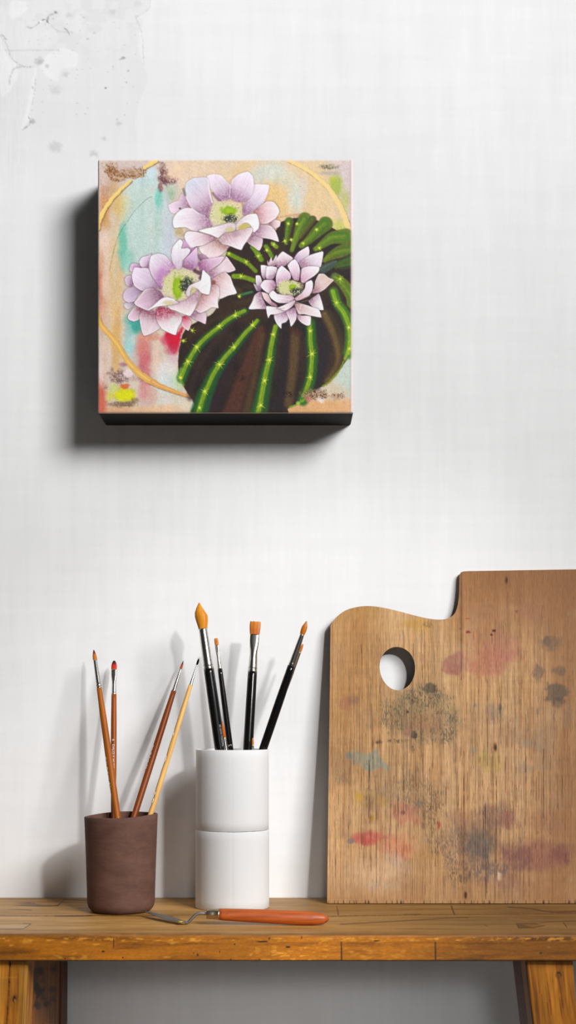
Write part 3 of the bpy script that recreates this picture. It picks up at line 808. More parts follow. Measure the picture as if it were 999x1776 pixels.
# ------------------------------------------------------------------ palette board
PAL_YB = -0.0565; PAL_T = 0.006
PAL_K = 0.128
def pal_pt(px, py, back=0.0):
    dx = (px-CX)/F; dz = -(py-HY)/F
    s = (PAL_YB+D+(ZC-BT)*PAL_K)/(1-PAL_K*dz)
    n = Vector((0, 1, -PAL_K)).normalized()
    return Vector((dx*s, s-D, ZC+dz*s))+n*back
def build_palette():
    Z = lambda zx, zy: (550+zx/2.225, 980+zy/2.225)
    curve = [Z(*q) for q in ((52, 236), (60, 221), (75, 203), (100, 183), (130, 170), (170, 162), (210, 161), (260, 168), (320, 182), (380, 198), (430, 209), (475, 213), (508, 207), (530, 190), (541, 165), (547, 130), (549, 90))]
    cv = [tuple(q) for q in catmull(curve, False, 5)]
    corner = [Z(549.5, 46), Z(551, 36), Z(556, 30), Z(565, 27), Z(580, 26)]
    out = cv+corner+[(999, 988.5), (1165, 987), (1172, 989), (1175, 996), (1177, 1300), (1179, 1562), (1177, 1567), (1172, 1568)]+[Z(44, 1308), Z(40, 1306), Z(38.5, 1300)]
    out = np.array(out)
    hx, hy = Z(310, 402)
    hole = []
    for k in range(48):
        a = 2*math.pi*k/48; hole.append((hx+(30.8+1.5*math.sin(a)*-1)*math.cos(a)+1.2*math.sin(a), hy+37.6*math.sin(a)))
    hole = np.array(hole)
    sx, sy = 0.85, 2.2
    xs = np.arange(565, 1182, sx); ys = np.arange(986, 1571, sy); nx = len(xs)
    cxm, cym = np.meshgrid(xs[:-1]+sx/2, ys[:-1]+sy/2)
    keep = inside(cxm, cym, out) & ~inside(cxm, cym, hole)
    r, c = np.nonzero(keep)
    quads = np.stack([r*nx+c, (r+1)*nx+c, (r+1)*nx+c+1, r*nx+c+1], 1)
    used, invx = np.unique(quads, return_inverse=True); quads = invx.reshape(-1, 4)
    gx = xs[used % nx].astype(float); gy = ys[used//nx].astype(float)
    ed = {}
    for a0, b0 in ((0, 1), (1, 2), (2, 3), (3, 0)):
        for u, v in zip(quads[:, a0], quads[:, b0]):
            kx = (u, v) if u < v else (v, u)
            if kx in ed: ed[kx] = None
            else: ed[kx] = (u, v)
    bed = [e for e in ed.values() if e]
    bidx = np.array(sorted({v for e in bed for v in e}))
    for q_ in bidx:                                                    # pull the stepped rim onto the true outline
        best = (1e9, 0, 0)
        for poly in (out, hole):
            a_ = poly; b_ = np.roll(poly, -1, 0); ab = b_-a_; L = np.maximum((ab**2).sum(1), 1e-9)
            t_ = np.clip(((gx[q_]-a_[:, 0])*ab[:, 0]+(gy[q_]-a_[:, 1])*ab[:, 1])/L, 0, 1)
            qx = a_[:, 0]+t_*ab[:, 0]; qy = a_[:, 1]+t_*ab[:, 1]; d = np.hypot(gx[q_]-qx, gy[q_]-qy); k = d.argmin()
            if d[k] < best[0]: best = (d[k], qx[k], qy[k])
        gx[q_], gy[q_] = best[1], best[2]
    p = Painter(gx, gy, (188, 146, 96))
    x, y = p.x, p.y
    # ---- bare wood: vertical grain
    n1 = fbm(x*0.05, y*0.0035, 3, 5); n2 = fbm(x*0.28, y*0.012, 5, 3); n3 = fbm(x*0.012, y*0.010, 7, 4); n4 = fbm(x*0.8, y*0.05, 9, 2); n5 = vn(x*0.02, y*0.3, 13)
    base = np.array((196, 154, 106.)); dk = np.array((152, 102, 50.)); lt = np.array((214, 178, 134.))
    c = base+(lt-base)*np.clip((n1-0.5)*1.3, 0, 1)[:, None]+(dk-base)*np.clip((0.5-n1)*1.6, 0, 1)[:, None]
    c *= (1+(n2-0.5)*0.30+(n4-0.5)*0.16+(n3-0.5)*0.22+(n5-0.5)*0.05)[:, None]
    p.c = c/255
    # browner margins, part grime, part vignette put into the colour; paler middle
    i = np.arange(len(x))
    p.mix(i, np.array((132, 82, 42)), 0.75*sst(1180, 990, y)*sst(680, 860, x))
    p.mix(i, np.array((168, 116, 58)), 0.40*sst(720, 570, x)*sst(1500, 1200, y)); p.mix(i, np.array((138, 92, 56)), 0.6*sst(860, 1010, x)); p.mix(i, np.array((146, 100, 58)), 0.5*sst(1470, 1568, y))
    p.blob(690, 1420, 130, 90, (206, 168, 124), .45, .9, .3, .02); p.blob(850, 1330, 90, 120, (192, 150, 110), .5, .9, .3, .02); p.blob(650, 1525, 90, 40, (208, 172, 136), .5, .9, .3, .02)
    RB = random.Random(21)
    def B(zx, zy, rx, ry, col, a, soft=.5, rough=.7, freq=.09, tex=.65, tf=(.8, .22), thr=None, rot=0):
        X, Y = Z(zx, zy); big = rx > 15 and thr is None
        col = np.array(col, float); col = col+(np.array((168, 126, 84))-col)*(.12 if big else 0)
        p.blob(X, Y, rx/2.225, ry/2.225, col, a*(1.0 if big else 1), soft, rough, freq, rot, tex, tf, thr)
    B(665, 375, 120, 70, (172, 92, 86), .62, .6); B(530, 385, 50, 40, (140, 66, 72), .6, .5); B(720, 320, 75, 60, (176, 104, 94), .5, .6); B(620, 300, 70, 60, (186, 116, 88), .45, .9); B(640, 210, 90, 60, (186, 120, 86), .35, .9)
    p.poly([Z(*q) for q in ((478, 405), (490, 370), (520, 345), (560, 335), (560, 380), (545, 425), (500, 420))], (140, 70, 74), .5, 1.6, rough=2, freq=.2, tex=.5, tf=(.5, .2))
    B(820, 190, 50, 40, (150, 96, 76), .5, .7)
    B(905, 305, 46, 30, (92, 76, 64), .6, .5, .6, .12); B(885, 300, 16, 22, (74, 62, 56), .5, .5); B(850, 420, 26, 32, (92, 74, 62), .65, .4, .6, .12); B(930, 410, 27, 20, (88, 72, 62), .65, .4, .6, .12); B(920, 495, 52, 44, (70, 62, 56), .75, .35, .6, .1, tex=.35); B(935, 530, 25, 22, (60, 54, 52), .5, .4)
    # big greenish grey print in the middle left
    B(400, 590, 150, 115, (128, 116, 84), .62, .6, .5, .05, tex=.4)
    B(400, 590, 160, 125, (66, 66, 54), .7, .5, .6, .05, 1.0, (.9, .3), .68); B(410, 510, 80, 45, (70, 74, 62), .7, .4, .6, .1, 1.0, (.8, .3), .58); B(285, 590, 50, 70, (76, 76, 62), .6, .5, .6, .1, 1.0, (.9, .25), .58); B(500, 620, 55, 80, (72, 70, 58), .6, .5, .6, .1, 1.0, (.9, .25), .58)
    B(435, 480, 30, 22, (52, 54, 46), .8, .4, .6, .2, .5); B(372, 660, 13, 18, (36, 34, 32), .9, .4, .6, .2, .3); B(350, 570, 6, 5, (30, 30, 30), .9, .4); B(240, 685, 14, 8, (56, 54, 44), .8, .4); B(420, 610, 70, 50, (156, 92, 66), .4, .8); B(360, 640, 25, 30, (140, 84, 84), .5, .6); B(300, 682, 50, 8, (60, 56, 46), .7, .6, .6, .2, 1.0, (.7, .2), .5)
    p.poly([Z(*q) for q in ((110, 735), (122, 724), (160, 724), (205, 727), (232, 712), (242, 738), (280, 792), (240, 788), (200, 797), (160, 772), (122, 752))], (128, 148, 142), .72, 1.6, rough=3.2, freq=.3, tex=.5, tf=(.9, .2))
    B(124, 738, 14, 12, (84, 124, 134), .6); B(110, 535, 48, 34, (160, 96, 80), .5, .7); B(140, 520, 20, 30, (110, 90, 80), .4)
    B(190, 905, 60, 34, (206, 166, 62), .5, .7); B(160, 900, 14, 20, (200, 152, 30), .7); B(245, 915, 30, 22, (204, 160, 50), .5); B(210, 980, 10, 9, (196, 140, 30), .8); B(380, 230, 60, 34, (194, 142, 36), .55, .8); B(200, 190, 60, 30, (198, 148, 62), .4, .8); B(425, 232, 22, 12, (112, 96, 44), .55, .5, .5, .2, .8, (.6, .3), .5)
    B(675, 765, 60, 45, (176, 156, 68), .5, .8); B(642, 728, 7, 18, (150, 160, 40), .8); B(605, 715, 20, 16, (130, 140, 120), .5)
    B(390, 880, 130, 80, (116, 102, 84), .6, .6, .5, .06, .9, (.8, .25), .56); B(395, 925, 20, 18, (56, 92, 102), .7, .5); B(330, 957, 9, 8, (36, 30, 34), .85); B(440, 960, 60, 90, (84, 70, 58), .65, .6, .5, .08, 1.0, (.9, .25), .62); B(100, 830, 55, 25, (120, 100, 88), .5, .7, .5, .1, .9, (.6, .2), .5)
    B(340, 965, 70, 50, (190, 106, 96), .6, .7); B(470, 1003, 9, 26, (168, 56, 40), .8)
    B(205, 1055, 85, 28, (194, 74, 76), .8, .6, .5, .1, .4); B(195, 1072, 30, 16, (186, 56, 62), .7, .5); B(300, 1085, 105, 50, (208, 116, 86), .55, .8); B(130, 1068, 22, 10, (90, 110, 120), .7, .5); B(320, 1110, 50, 40, (208, 108, 78), .5, .7)
    B(300, 1140, 70, 30, (178, 160, 160), .5, .7, rot=.5); B(240, 1180, 120, 60, (214, 180, 146), .5, .9); B(240, 1240, 70, 22, (180, 172, 158), .4, .7); B(440, 1120, 70, 40, (176, 130, 56), .4, .7)
    B(620, 1060, 120, 90, (110, 88, 80), .75, .7, .5, .04, .6, (.4, .14)); B(625, 1085, 60, 60, (78, 90, 98), .7, .6); B(530, 1100, 100, 80, (96, 72, 66), .6, .6, .5, .06, .9, (.8, .25), .55); B(690, 970, 75, 60, (112, 84, 82), .7, .6, .5, .05, .6); B(740, 985, 40, 40, (146, 84, 80), .6, .5); B(560, 980, 60, 40, (128, 84, 70), .5, .7)
    B(840, 1120, 150, 60, (128, 72, 70), .65, .6, .5, .05, .5); B(760, 1130, 70, 70, (104, 66, 72), .55, .6); B(940, 1120, 36, 40, (112, 60, 64), .6, .5); B(660, 1180, 110, 60, (84, 70, 82), .6, .7, .5, .06, .8, (.4, .15), .45); B(740, 1230, 90, 40, (140, 88, 80), .5, .7); B(880, 1000, 80, 70, (144, 94, 74), .45, .8); B(540, 1200, 50, 50, (96, 76, 60), .7, .6, .5, .1, 1, (.6, .2), .55)
    B(610, 545, 9, 8, (80, 126, 146), .8); B(690, 570, 34, 40, (122, 114, 110), .55, .7); B(705, 550, 6, 22, (60, 60, 64), .7); B(815, 690, 34, 20, (130, 136, 136), .5, .6); B(800, 790, 40, 20, (140, 130, 118), .4); B(890, 700, 60, 120, (134, 114, 96), .4, .9); B(968, 600, 16, 60, (120, 114, 108), .4); B(860, 690, 22, 50, (120, 110, 104), .3)
    for zx, zy, rx, ry, col in ((583, 262, 11, 5, (120, 18, 24)), (683, 256, 8, 6, (70, 18, 22)), (673, 272, 6, 5, (86, 18, 22)), (581, 209, 7, 4, (176, 56, 44)), (551, 248, 3, 3, (130, 20, 24)), (770, 181, 8, 5, (140, 62, 54))):
        B(zx, zy, rx, ry, col, .95, .3, .2, .3, 0)
    for zx, zy in ((730, 60), (687, 705), (572, 1276)):
        B(zx, zy, 9, 20, (128, 76, 34), .8, .5, .2, .2, 0); B(zx+1, zy+1, 5, 13, (62, 34, 16), .9, .4, .2, .2, 0)
    B(703, 1203, 8, 19, (222, 198, 160), .85, .3, .3, .3, 0)
    for k in range(60):                                                # years of wiped paint and grime, faint mottling
        B(RB.uniform(40, 1000), RB.uniform(60, 1300), RB.uniform(20, 70), RB.uniform(20, 80), RB.choice(((150, 112, 82), (176, 140, 104), (140, 110, 88), (196, 164, 126), (150, 128, 108))), RB.uniform(.15, .4), .9, .8)
    # ---- dark open grain: many fine vertical cracks, denser where the board is worn
    R = random.Random(5)
    for k in range(1100):
        gx0 = R.uniform(570, 1000)
        if R.random() < .45: gx0 = R.gauss(R.choice((640, 690, 730, 800, 842, 862, 905)), 16)
        y0 = R.triangular(1000, 1540, 1380); ln = R.choice((12, 25, 45, 80, 140))*R.uniform(.5, 1.3)
        if gx0 < 790 and y0 < 1090: y0 = 1095+R.random()*60
        y1 = min(y0+ln, 1562); dr = R.uniform(-1.2, 1.2)
        col = R.choice(((92, 54, 22), (78, 42, 18), (60, 36, 22), (120, 58, 24), (44, 30, 24)))
        p.stroke([(gx0, y0), (gx0+dr, (y0+y1)/2), (gx0+dr*.6, y1)], R.uniform(.25, .75), col, R.uniform(.3, .8), .5, smooth=False, tex=.8, tf=(.1, .12))
    for k in range(420):                                              # long hairline grain over the whole board
        gx0 = R.uniform(568, 1005); y0 = R.uniform(985, 1500); ln = R.uniform(60, 320)
        p.stroke([(gx0, max(y0, 1075 if gx0 < 790 else 990)), (gx0+R.uniform(-1, 1), min(max(y0, 1075)+ln, 1566))], R.uniform(.2, .55), R.choice(((120, 62, 26), (132, 76, 36), (104, 60, 30), (150, 84, 36))), R.uniform(.25, .6), .5, smooth=False, tex=.6, tf=(.1, .06))
    for gx0, y0, y1 in ((842, 1395, 1560), (841, 1400, 1440), (845, 1180, 1330), (730, 1240, 1315), (860, 1420, 1500), (640, 1320, 1420), (868, 1210, 1290), (800, 995, 1180), (943, 1300, 1420), (912, 1240, 1340), (845, 1480, 1550)):
        p.stroke([(gx0, y0), (gx0+R.uniform(-1, 1), y1)], 1.0, (40, 26, 20), .8, .5, smooth=False, tex=.6, tf=(.1, .1))
    i = p.sel(560, 1560, 1200, 1572)                                   # splintered foot
    p.mix(i, np.array((60, 38, 22)), np.clip((vn(p.x[i]*0.5, p.x[i]*0, 3)-0.66)*6, 0, .9)*sst(1560, 1567, p.y[i]))
    n = len(gx)
    front = [pal_pt(a_, b_) for a_, b_ in zip(gx, gy)]
    V = [tuple(v) for v in front]; cols = list(p.c)
    # rim + plain back
    off = {}; nrm = Vector((0, 1, -PAL_K)).normalized()
    edge_c = np.array((150, 108, 66))/255; back_c = np.array((64, 60, 56))/255
    rim0 = {}; 
    for v in bidx:
        rim0[v] = len(V); V.append(tuple(front[v])); cols.append(edge_c*(0.85+0.3*random.random()))
        off[v] = len(V); V.append(tuple(front[v]+nrm*PAL_T)); cols.append(edge_c)
    Fc = [tuple(q_) for q_ in quads]
    Fc += [(rim0[v], rim0[u], off[u], off[v]) for u, v in bed]
    # back sheet from the same cells
    bmap = dict(off); newi = {}
    inner = np.setdiff1d(np.arange(n), bidx)
    for v in inner:
        newi[v] = len(V); V.append(tuple(front[v]+nrm*PAL_T)); cols.append(back_c)
    g = lambda v: bmap[v] if v in bmap else newi[v]
    Fc += [tuple(g(v) for v in q_[::-1]) for q_ in quads.tolist()]
    m = mat_paint('palette_wood', 0.6, 0.25, ((900, 900, 14), 0.80, 1.06), ((500, 500, 12), 0.3, 0.0004))
    zmin = min(v[2] for v in V)
    V = [(v[0], v[1], v[2]+BT-zmin) for v in V]
    o = mesh_np('painters_palette', V, Fc, m, None, np.array(cols))
    tag(o, 'large stained wooden palette with a thumb hole leaning against the wall on the bench', 'palette')
build_palette()

# ------------------------------------------------------------------ cactus painting
PT = 0.066            # depth of the canvas block
def build_painting():
    x0, x1, y0, y1 = 169.5, 613.0, 276.0, 716.5
    crop = {'A': (290, 290, 4.995), 'B': (210, 410, 4.995), 'C': (430, 420, 6.66), 'D': (300, 560, 6.244), 'E': (450, 560, 6.055),
            'F': (390, 370, 4.44), 'G': (165, 270, 6.66), 'H': (165, 560, 5.55), 'Q': (380, 484, 4.1625), 'R': (160, 264, 4.1625), 'S': (380, 264, 4.1625), 'T': (160, 484, 4.1625)}
    def C(k, pts):
        ox, oy, s = crop[k]
        return [(ox+a/s, oy+b/s) for a, b in pts]
    sp = 1.0
    xs = np.linspace(x0, x1, 445); ys = np.linspace(y0, y1, 443)
    GX, GY = np.meshgrid(xs, ys)
    p = Painter(GX, GY, (206, 190, 174))
    X, Y = p.x, p.y; al = np.arange(len(X))
    W = lambda x, y, rx, ry, c, a=1.0, soft=.7, rough=.35, freq=.05, tex=.12, tf=(.5, .5), thr=None, rot=0: p.blob(x, y, rx, ry, c, a, soft, rough, freq, rot, tex, tf, thr)
    # ---------------- loose background washes
    W(235, 300, 90, 40, (202, 184, 180), .9); W(330, 300, 75, 35, (222, 196, 170), .9); W(440, 320, 80, 60, (220, 192, 150), .95); W(470, 355, 45, 45, (222, 184, 122), .9)
    W(540, 330, 70, 70, (220, 192, 146), .9); W(550, 385, 50, 30, (222, 192, 148), .9); W(600, 300, 35, 40, (204, 188, 190), .9); W(610, 420, 8, 160, (206, 186, 186), .8)
    W(470, 297, 32, 22, (202, 208, 200), .85); W(448, 305, 18, 18, (200, 206, 202), .7); W(515, 340, 17, 34, (200, 206, 198), .85); W(528, 320, 10, 22, (206, 196, 196), .6); W(500, 310, 22, 20, (200, 208, 200), .5)
    W(584, 322, 14, 22, (160, 178, 74), .9); W(598, 350, 10, 30, (176, 180, 104), .7); W(590, 400, 20, 26, (190, 192, 92), .85); W(603, 415, 8, 22, (160, 178, 60), .8); W(578, 312, 8, 6, (176, 186, 60), .8)
    W(570, 289, 18, 5, (98, 94, 74), .85, .6, .6, .15, .8, (.6, .4), .45); W(566, 300, 22, 5, (176, 166, 156), .8)
    # left side
    W(176, 420, 9, 160, (202, 176, 166), .9); W(183, 365, 12, 38, (204, 150, 92), .9, .8, .5, .06); W(190, 330, 14, 25, (190, 150, 124), .8, .8, .5, .08, .5); W(210, 360, 16, 30, (214, 186, 116), .85); W(214, 345, 10, 20, (216, 190, 122), .7)
    W(182, 425, 13, 34, (222, 196, 178), .9); W(202, 420, 12, 40, (208, 190, 160), .8); W(176, 470, 8, 40, (206, 160, 128), .9); W(200, 500, 16, 100, (212, 178, 130), .9); W(202, 600, 10, 70, (206, 162, 100), .85); W(180, 520, 10, 60, (204, 150, 118), .8); W(174, 500, 5, 50, (186, 112, 92), .75); W(182, 490, 10, 34, (222, 196, 178), .7); W(176, 570, 5, 40, (206, 168, 150), .8)
    W(240, 335, 34, 36, (188, 206, 198), .95); W(255, 310, 26, 20, (184, 206, 206), .9); W(238, 300, 18, 14, (196, 204, 206), .6); W(262, 298, 12, 12, (190, 210, 216), .85)
    W(255, 380, 32, 60, (182, 202, 194), .98); W(250, 430, 34, 40, (180, 200, 194), .95); W(280, 375, 16, 60, (184, 202, 200), .9)
    W(216, 420, 12, 36, (112, 184, 160), .9, .8, .5, .06); W(222, 400, 8, 30, (136, 192, 172), .8); W(218, 450, 12, 30, (130, 188, 170), .8); W(276, 344, 7, 20, (112, 190, 176), .9, .8, .6, .1); W(271, 380, 6, 36, (124, 186, 170), .75, .8, .6, .1); W(272, 388, 4, 9, (80, 140, 124), .5, .7, .6, .2, .8, (.6, .4), .45)
    W(295, 330, 16, 22, (176, 192, 176), .8); W(296, 340, 8, 12, (140, 166, 130), .7, .7, .6, .15, .6); W(292, 400, 18, 40, (192, 196, 206), .9); W(300, 430, 28, 26, (198, 198, 212), .9); W(285, 440, 14, 20, (190, 200, 208), .8); W(278, 406, 7, 12, (120, 130, 136), .6, .6, .6, .2, .9, (.7, .7), .5)
    W(310, 402, 12, 10, (184, 160, 112), .9, .6, .5, .15, .5)
    W(243, 400, 26, 62, (180, 202, 196), .8); W(222, 372, 14, 30, (190, 200, 180), .6); W(290, 385, 16, 50, (190, 198, 204), .8); W(214, 425, 10, 40, (110, 184, 160), .85); W(277, 350, 6, 26, (112, 188, 174), .8); W(200, 345, 12, 40, (204, 168, 110), .5)
    p.poly([(213, 410), (222, 376), (240, 346), (262, 332), (278, 340), (282, 400), (280, 436), (262, 452), (240, 462), (222, 474), (212, 452)], (184, 203, 197), .85, 5, rough=3, freq=.12, tex=.2, tf=(.3, .08))
    W(215, 428, 7, 40, (112, 184, 162), .9); W(222, 452, 12, 20, (140, 194, 178), .7); W(274, 346, 6, 22, (116, 190, 176), .85); W(262, 396, 8, 50, (196, 206, 200), .6)
    # collage crusts at the top left
    for cx_, cy_, rx, ry in ((190, 293, 12, 12), (196, 300, 14, 9), (205, 312, 12, 4), (240, 298, 14, 11), (218, 300, 14, 8), (228, 306, 20, 4)):
        W(cx_, cy_, rx, ry, (178, 138, 100), .75, .5, .7, .14, .2); W(cx_, cy_, rx, ry, (116, 76, 50), .9, .5, .7, .14, 1.0, (.55, .45), .55)
    W(222, 295, 24, 8, (196, 164, 152), .5); W(284, 306, 10, 20, (116, 74, 78), .85, .5, .7, .12, .9, (.7, .5), .40); W(292, 312, 14, 8, (112, 70, 76), .9, .5, .7, .12, .9, (.7, .7), .42); W(278, 325, 5, 9, (132, 74, 82), .8, .5, .6, .2, .6)
    for a in range(4):
        p.stroke([(277+a*3.0, 281+a*0.6), (279+a*2.6, 300), (280+a*2.5, 318)], 1.6, (92, 58, 62), .75, .8, rough=.8, tex=.7)
    for k in range(5): p.stroke([(176+k*3.2, 318+k*2), (175+k*2.6, 350), (173+k*2, 392)], 1.0, (150, 104, 88), .45, .8, rough=.5, tex=.8, tf=(.2, .3))
    W(300, 305, 20, 10, (222, 190, 160), .6); W(310, 292, 14, 8, (226, 196, 166), .8)
    # lower left
    W(232, 560, 17, 24, (72, 168, 154), .95, .7, .5, .08); W(240, 566, 14, 14, (60, 150, 136), .8, .7); W(226, 597, 14, 24, (152, 200, 200), .95); W(222, 580, 8, 20, (150, 190, 184), .8); W(236, 590, 14, 10, (190, 198, 190), .7)
    W(250, 610, 18, 46, (196, 122, 116), .9, .7, .4, .06); W(250, 640, 15, 44, (192, 102, 112), .9, .7, .5, .07, .5); W(252, 680, 12, 30, (206, 140, 138), .8); W(247, 600, 12, 20, (204, 128, 116), .7); W(272, 615, 8, 50, (220, 190, 170), .85); W(262, 585, 20, 8, (206, 140, 120), .8)
    p.poly(T_([(520, 395), (560, 385), (600, 398), (650, 350), (640, 420), (625, 480), (610, 530), (585, 545), (555, 500)], crop['T']), (200, 22, 54), .95, 3.5, rough=2.5, freq=.2)
    W(287, 592, 10, 12, (196, 60, 84), .7); W(296, 607, 14, 10, (186, 70, 96), .6); W(300, 622, 12, 14, (206, 170, 180), .8); W(288, 650, 20, 34, (216, 210, 206), .95); W(288, 665, 18, 22, (200, 212, 212), .8); W(306, 668, 12, 28, (188, 208, 176), .85); W(310, 655, 4, 20, (176, 200, 110), .7); W(285, 700, 40, 16, (208, 204, 196), .85)
    W(262, 690, 12, 24, (206, 164, 150), .7); W(320, 705, 30, 14, (214, 200, 178), .8); W(250, 712, 80, 8, (216, 176, 138), .9); W(200, 712, 30, 8, (206, 160, 122), .9); W(280, 708, 40, 8, (224, 186, 150), .8)
    W(175, 690, 11, 44, (196, 92, 72), .9, .7, .4, .08); W(177, 645, 9, 26, (222, 200, 194), .9); W(184, 620, 8, 60, (206, 180, 160), .7); W(232, 625, 10, 20, (190, 184, 180), .6)
    W(206, 652, 20, 14, (112, 84, 88), .85, .6, .6, .14, .8, (.6, .6), .40); W(240, 655, 22, 8, (150, 124, 122), .6, .7, .6, .14, .8, (.6, .6), .45); W(215, 632, 10, 5, (150, 92, 120), .7)
    W(222, 647, 9, 8, (226, 206, 206), .95, .4, .3, .15); W(213, 683, 25, 14, (196, 190, 60), .9, .4, .5, .12); W(196, 676, 10, 13, (190, 196, 120), .8, .5, .5, .12); W(218, 685, 20, 13, (214, 212, 24), .95, .4, .5, .12); W(190, 688, 6, 10, (206, 196, 80), .8); W(217, 670, 8, 5, (204, 100, 56), .9, .4, .5, .2); W(214, 701, 26, 6, (122, 98, 70), .9, .5, .6, .14, .6, (.7, .6), .35); W(235, 695, 8, 6, (112, 88, 60), .7, .5, .6, .2, .6); W(183, 672, 6, 5, (130, 100, 90), .6, .6, .6, .2, .8, (.7, .7), .4)
    W(200, 462, 5, 60, (190, 190, 170), .5)
    # lower right
    W(600, 655, 26, 46, (192, 206, 194), .98); W(580, 680, 26, 18, (206, 190, 164), .85); W(560, 706, 90, 14, (214, 164, 114), .97, .5); W(600, 700, 16, 14, (214, 170, 126), .8); W(520, 712, 40, 8, (206, 160, 112), .9)
    # canvas-tooth scumble over the washes
    n = vn(X*0.75, Y*0.75, 31)*0.6+vn(X*1.4, Y*1.4, 33)*0.4
    p.c *= (1+(n-0.5)*0.16)[:, None]
    p.c *= (1+(fbm(X*0.12, Y*0.05, 37)-0.5)*0.09)[:, None]
    # thin pencil arc
    p.stroke(C('G', [(660, 470), (600, 500), (520, 570), (440, 660), (380, 750), (310, 850), (265, 940), (240, 1000)])+[(196, 440), (190, 470)], .9, (84, 96, 84), .55, .6, rough=.3, tex=.5, tf=(.2, .2))
    # ---------------- gold rings
    gold = (222, 188, 112); gdk = (150, 112, 52)
    def ring(pts, w1, w2, c=gold):
        w1 *= 1.25; w2 *= 1.25; c = tuple(min(255, v*1.05) for v in c)
        p.stroke([(a+1.4, b+1.6) for a, b in pts], w1, (104, 76, 52), .55, 1.0, w2)
        p.stroke(pts, w1, c, 1.0, .6, w2, rough=.8, freq=.25)
        p.stroke([(a-.8, b-.8) for a, b in pts], w1*.3, (238, 210, 140), .5, .8, w2*.3, tex=.7, tf=(.15, .15))
    ring(C('G', [(700, 58), (640, 95), (570, 140)]), 6.5, 4.5)
    ring(C('G', [(410, 290), (330, 360), (270, 420), (200, 490), (150, 560), (110, 620), (70, 700), (40, 770)])+[(170, 396)], 4, 6.5)
    ring(C('S', [(500, 58), (560, 85), (640, 130), (700, 175), (750, 220), (790, 260), (845, 340), (890, 430), (925, 520), (945, 610), (948, 660)]), 5.0, 8.5, (218, 190, 130))
    ring([(168, 542)]+C('H', [(50, 10), (90, 60), (160, 140), (230, 230), (280, 320), (330, 390), (430, 490), (530, 560)]), 6.5, 9, (206, 160, 84))
    ring(C('H', [(560, 570), (620, 605), (750, 655), (850, 690), (930, 715)]), 9, 2.6, (204, 148, 84))
    # ---------------- cactus body
    body = [(343, 718), (338, 703), (332, 691), (324, 680), (318, 670), (313, 660), (310, 645), (309, 629), (310, 612), (313, 596), (317, 580), (326, 568), (345, 556), (372, 540), (385, 500), (390, 455), (398, 428), (430, 420), (462, 412), (478, 400), (486, 387), (498, 381), (516, 377.5), (534, 378), (552, 383), (570, 392), (588, 402), (604, 415), (614, 424), (614, 600), (606, 612), (600, 626), (587, 645), (572, 662), (556, 672), (538, 680), (521, 697), (500, 708), (486, 719)]
    p.poly(body, (48, 37, 33), 1.0, 1.0, rough=.8)
    m = inside(X, Y, catmull(body)); i = np.nonzero(m)[0]; x = X[i]; y = Y[i]
    tone = fbm(x*0.03, y*0.03, 41)
    p.mix(i, np.array((62, 44, 34)), np.clip((tone-.45)*3, 0, .8)); p.mix(i, np.array((34, 28, 32)), np.clip((.5-tone)*3, 0, .7))
    # brown and violet valleys
    V_ = lambda pts, w1, c, a, w2=None, soft=5: p.stroke(pts, w1, c, a, soft, w2, tex=.15)
    V_([(400, 560), (360, 610), (335, 660), (330, 690)], 10, (60, 46, 42), .7)
    V_([(425, 575), (395, 640), (365, 716)], 12, (48, 36, 42), .8, 22)
    V_([(452, 570), (428, 640), (400, 720)], 12, (88, 52, 40), .85, 30)
    V_([(456, 580), (440, 660), (425, 720)], 6, (104, 74, 42), .6, 14)
    V_([(498, 565), (492, 640), (478, 720)], 14, (40, 32, 36), .9, 24)
    V_([(512, 580), (508, 640), (500, 700)], 16, (98, 76, 46), .85, 14); V_([(505, 570), (518, 578)], 10, (70, 40, 36), .8)
    V_([(558, 570), (562, 620), (548, 672)], 20, (40, 34, 40), .95, 12); V_([(563, 545), (582, 590), (586, 630), (566, 662)], 12, (112, 90, 48), .9, 7); V_([(572, 540), (590, 580), (592, 620), (580, 645)], 6, (78, 60, 34), .6)
    V_([(395, 545), (360, 560), (330, 580)], 8, (66, 52, 36), .7); V_([(412, 525), (440, 520)], 8, (74, 58, 34), .6)
    # fleshy ribs: green flanks, bright crest
    def rib(pts, w1, w2, crest=3.4, g=(44, 92, 46), b=(132, 158, 30), ga=.9, ba=.95, w1c=None, soft=3.5):
        p.stroke([(a+1.5, b_+.3) for a, b_ in pts], w1*1.05, g, ga, soft, w2*1.05)
        p.stroke(pts, w1*.6, (62, 114, 36), ga*.75, soft*.8, w2*.5)
        p.stroke(pts, (crest if w1c is None else w1c)*1.45, b, ba, 1.2, crest*1.6, tex=.12, tf=(.2, .2))
        p.stroke([(a+.9, b_+.2) for a, b_ in pts], crest*.35, (92, 124, 20), .5, .9, crest*.4, tex=.5, tf=(.2, .2))
        p.stroke([(a-.9, b_-.4) for a, b_ in pts], crest*.3, (164, 178, 58), .3, .9, crest*.3, tex=.6, tf=(.2, .2))
    rib([(424, 539), (407, 547), (393, 556), (380, 567), (361, 582), (343, 600), (330, 620), (321, 637), (314, 655)], 10, 17, 4.2)
    rib([(446, 556), (438, 565), (425, 578), (406, 602), (393, 616), (380, 633), (369, 651), (361, 669), (354, 684), (348, 702), (344, 716)], 8, 30, 4.4, (36, 84, 44))
    rib([(478, 566), (474, 582), (470, 601), (466.5, 625), (462, 643), (458, 662), (453, 690), (449, 710), (446, 720)], 10, 30, 5, (40, 84, 40))
    rib([(537, 560), (538, 576), (538.5, 594), (541, 615), (540, 634), (537.6, 655), (531, 677), (524, 694)], 16, 18, 4.6, (40, 96, 34))
    rib([(577, 505), (584, 526), (596, 542), (605, 566), (607, 590), (604, 612)], 14, 20, 4.6, (70, 122, 34), (136, 168, 30))
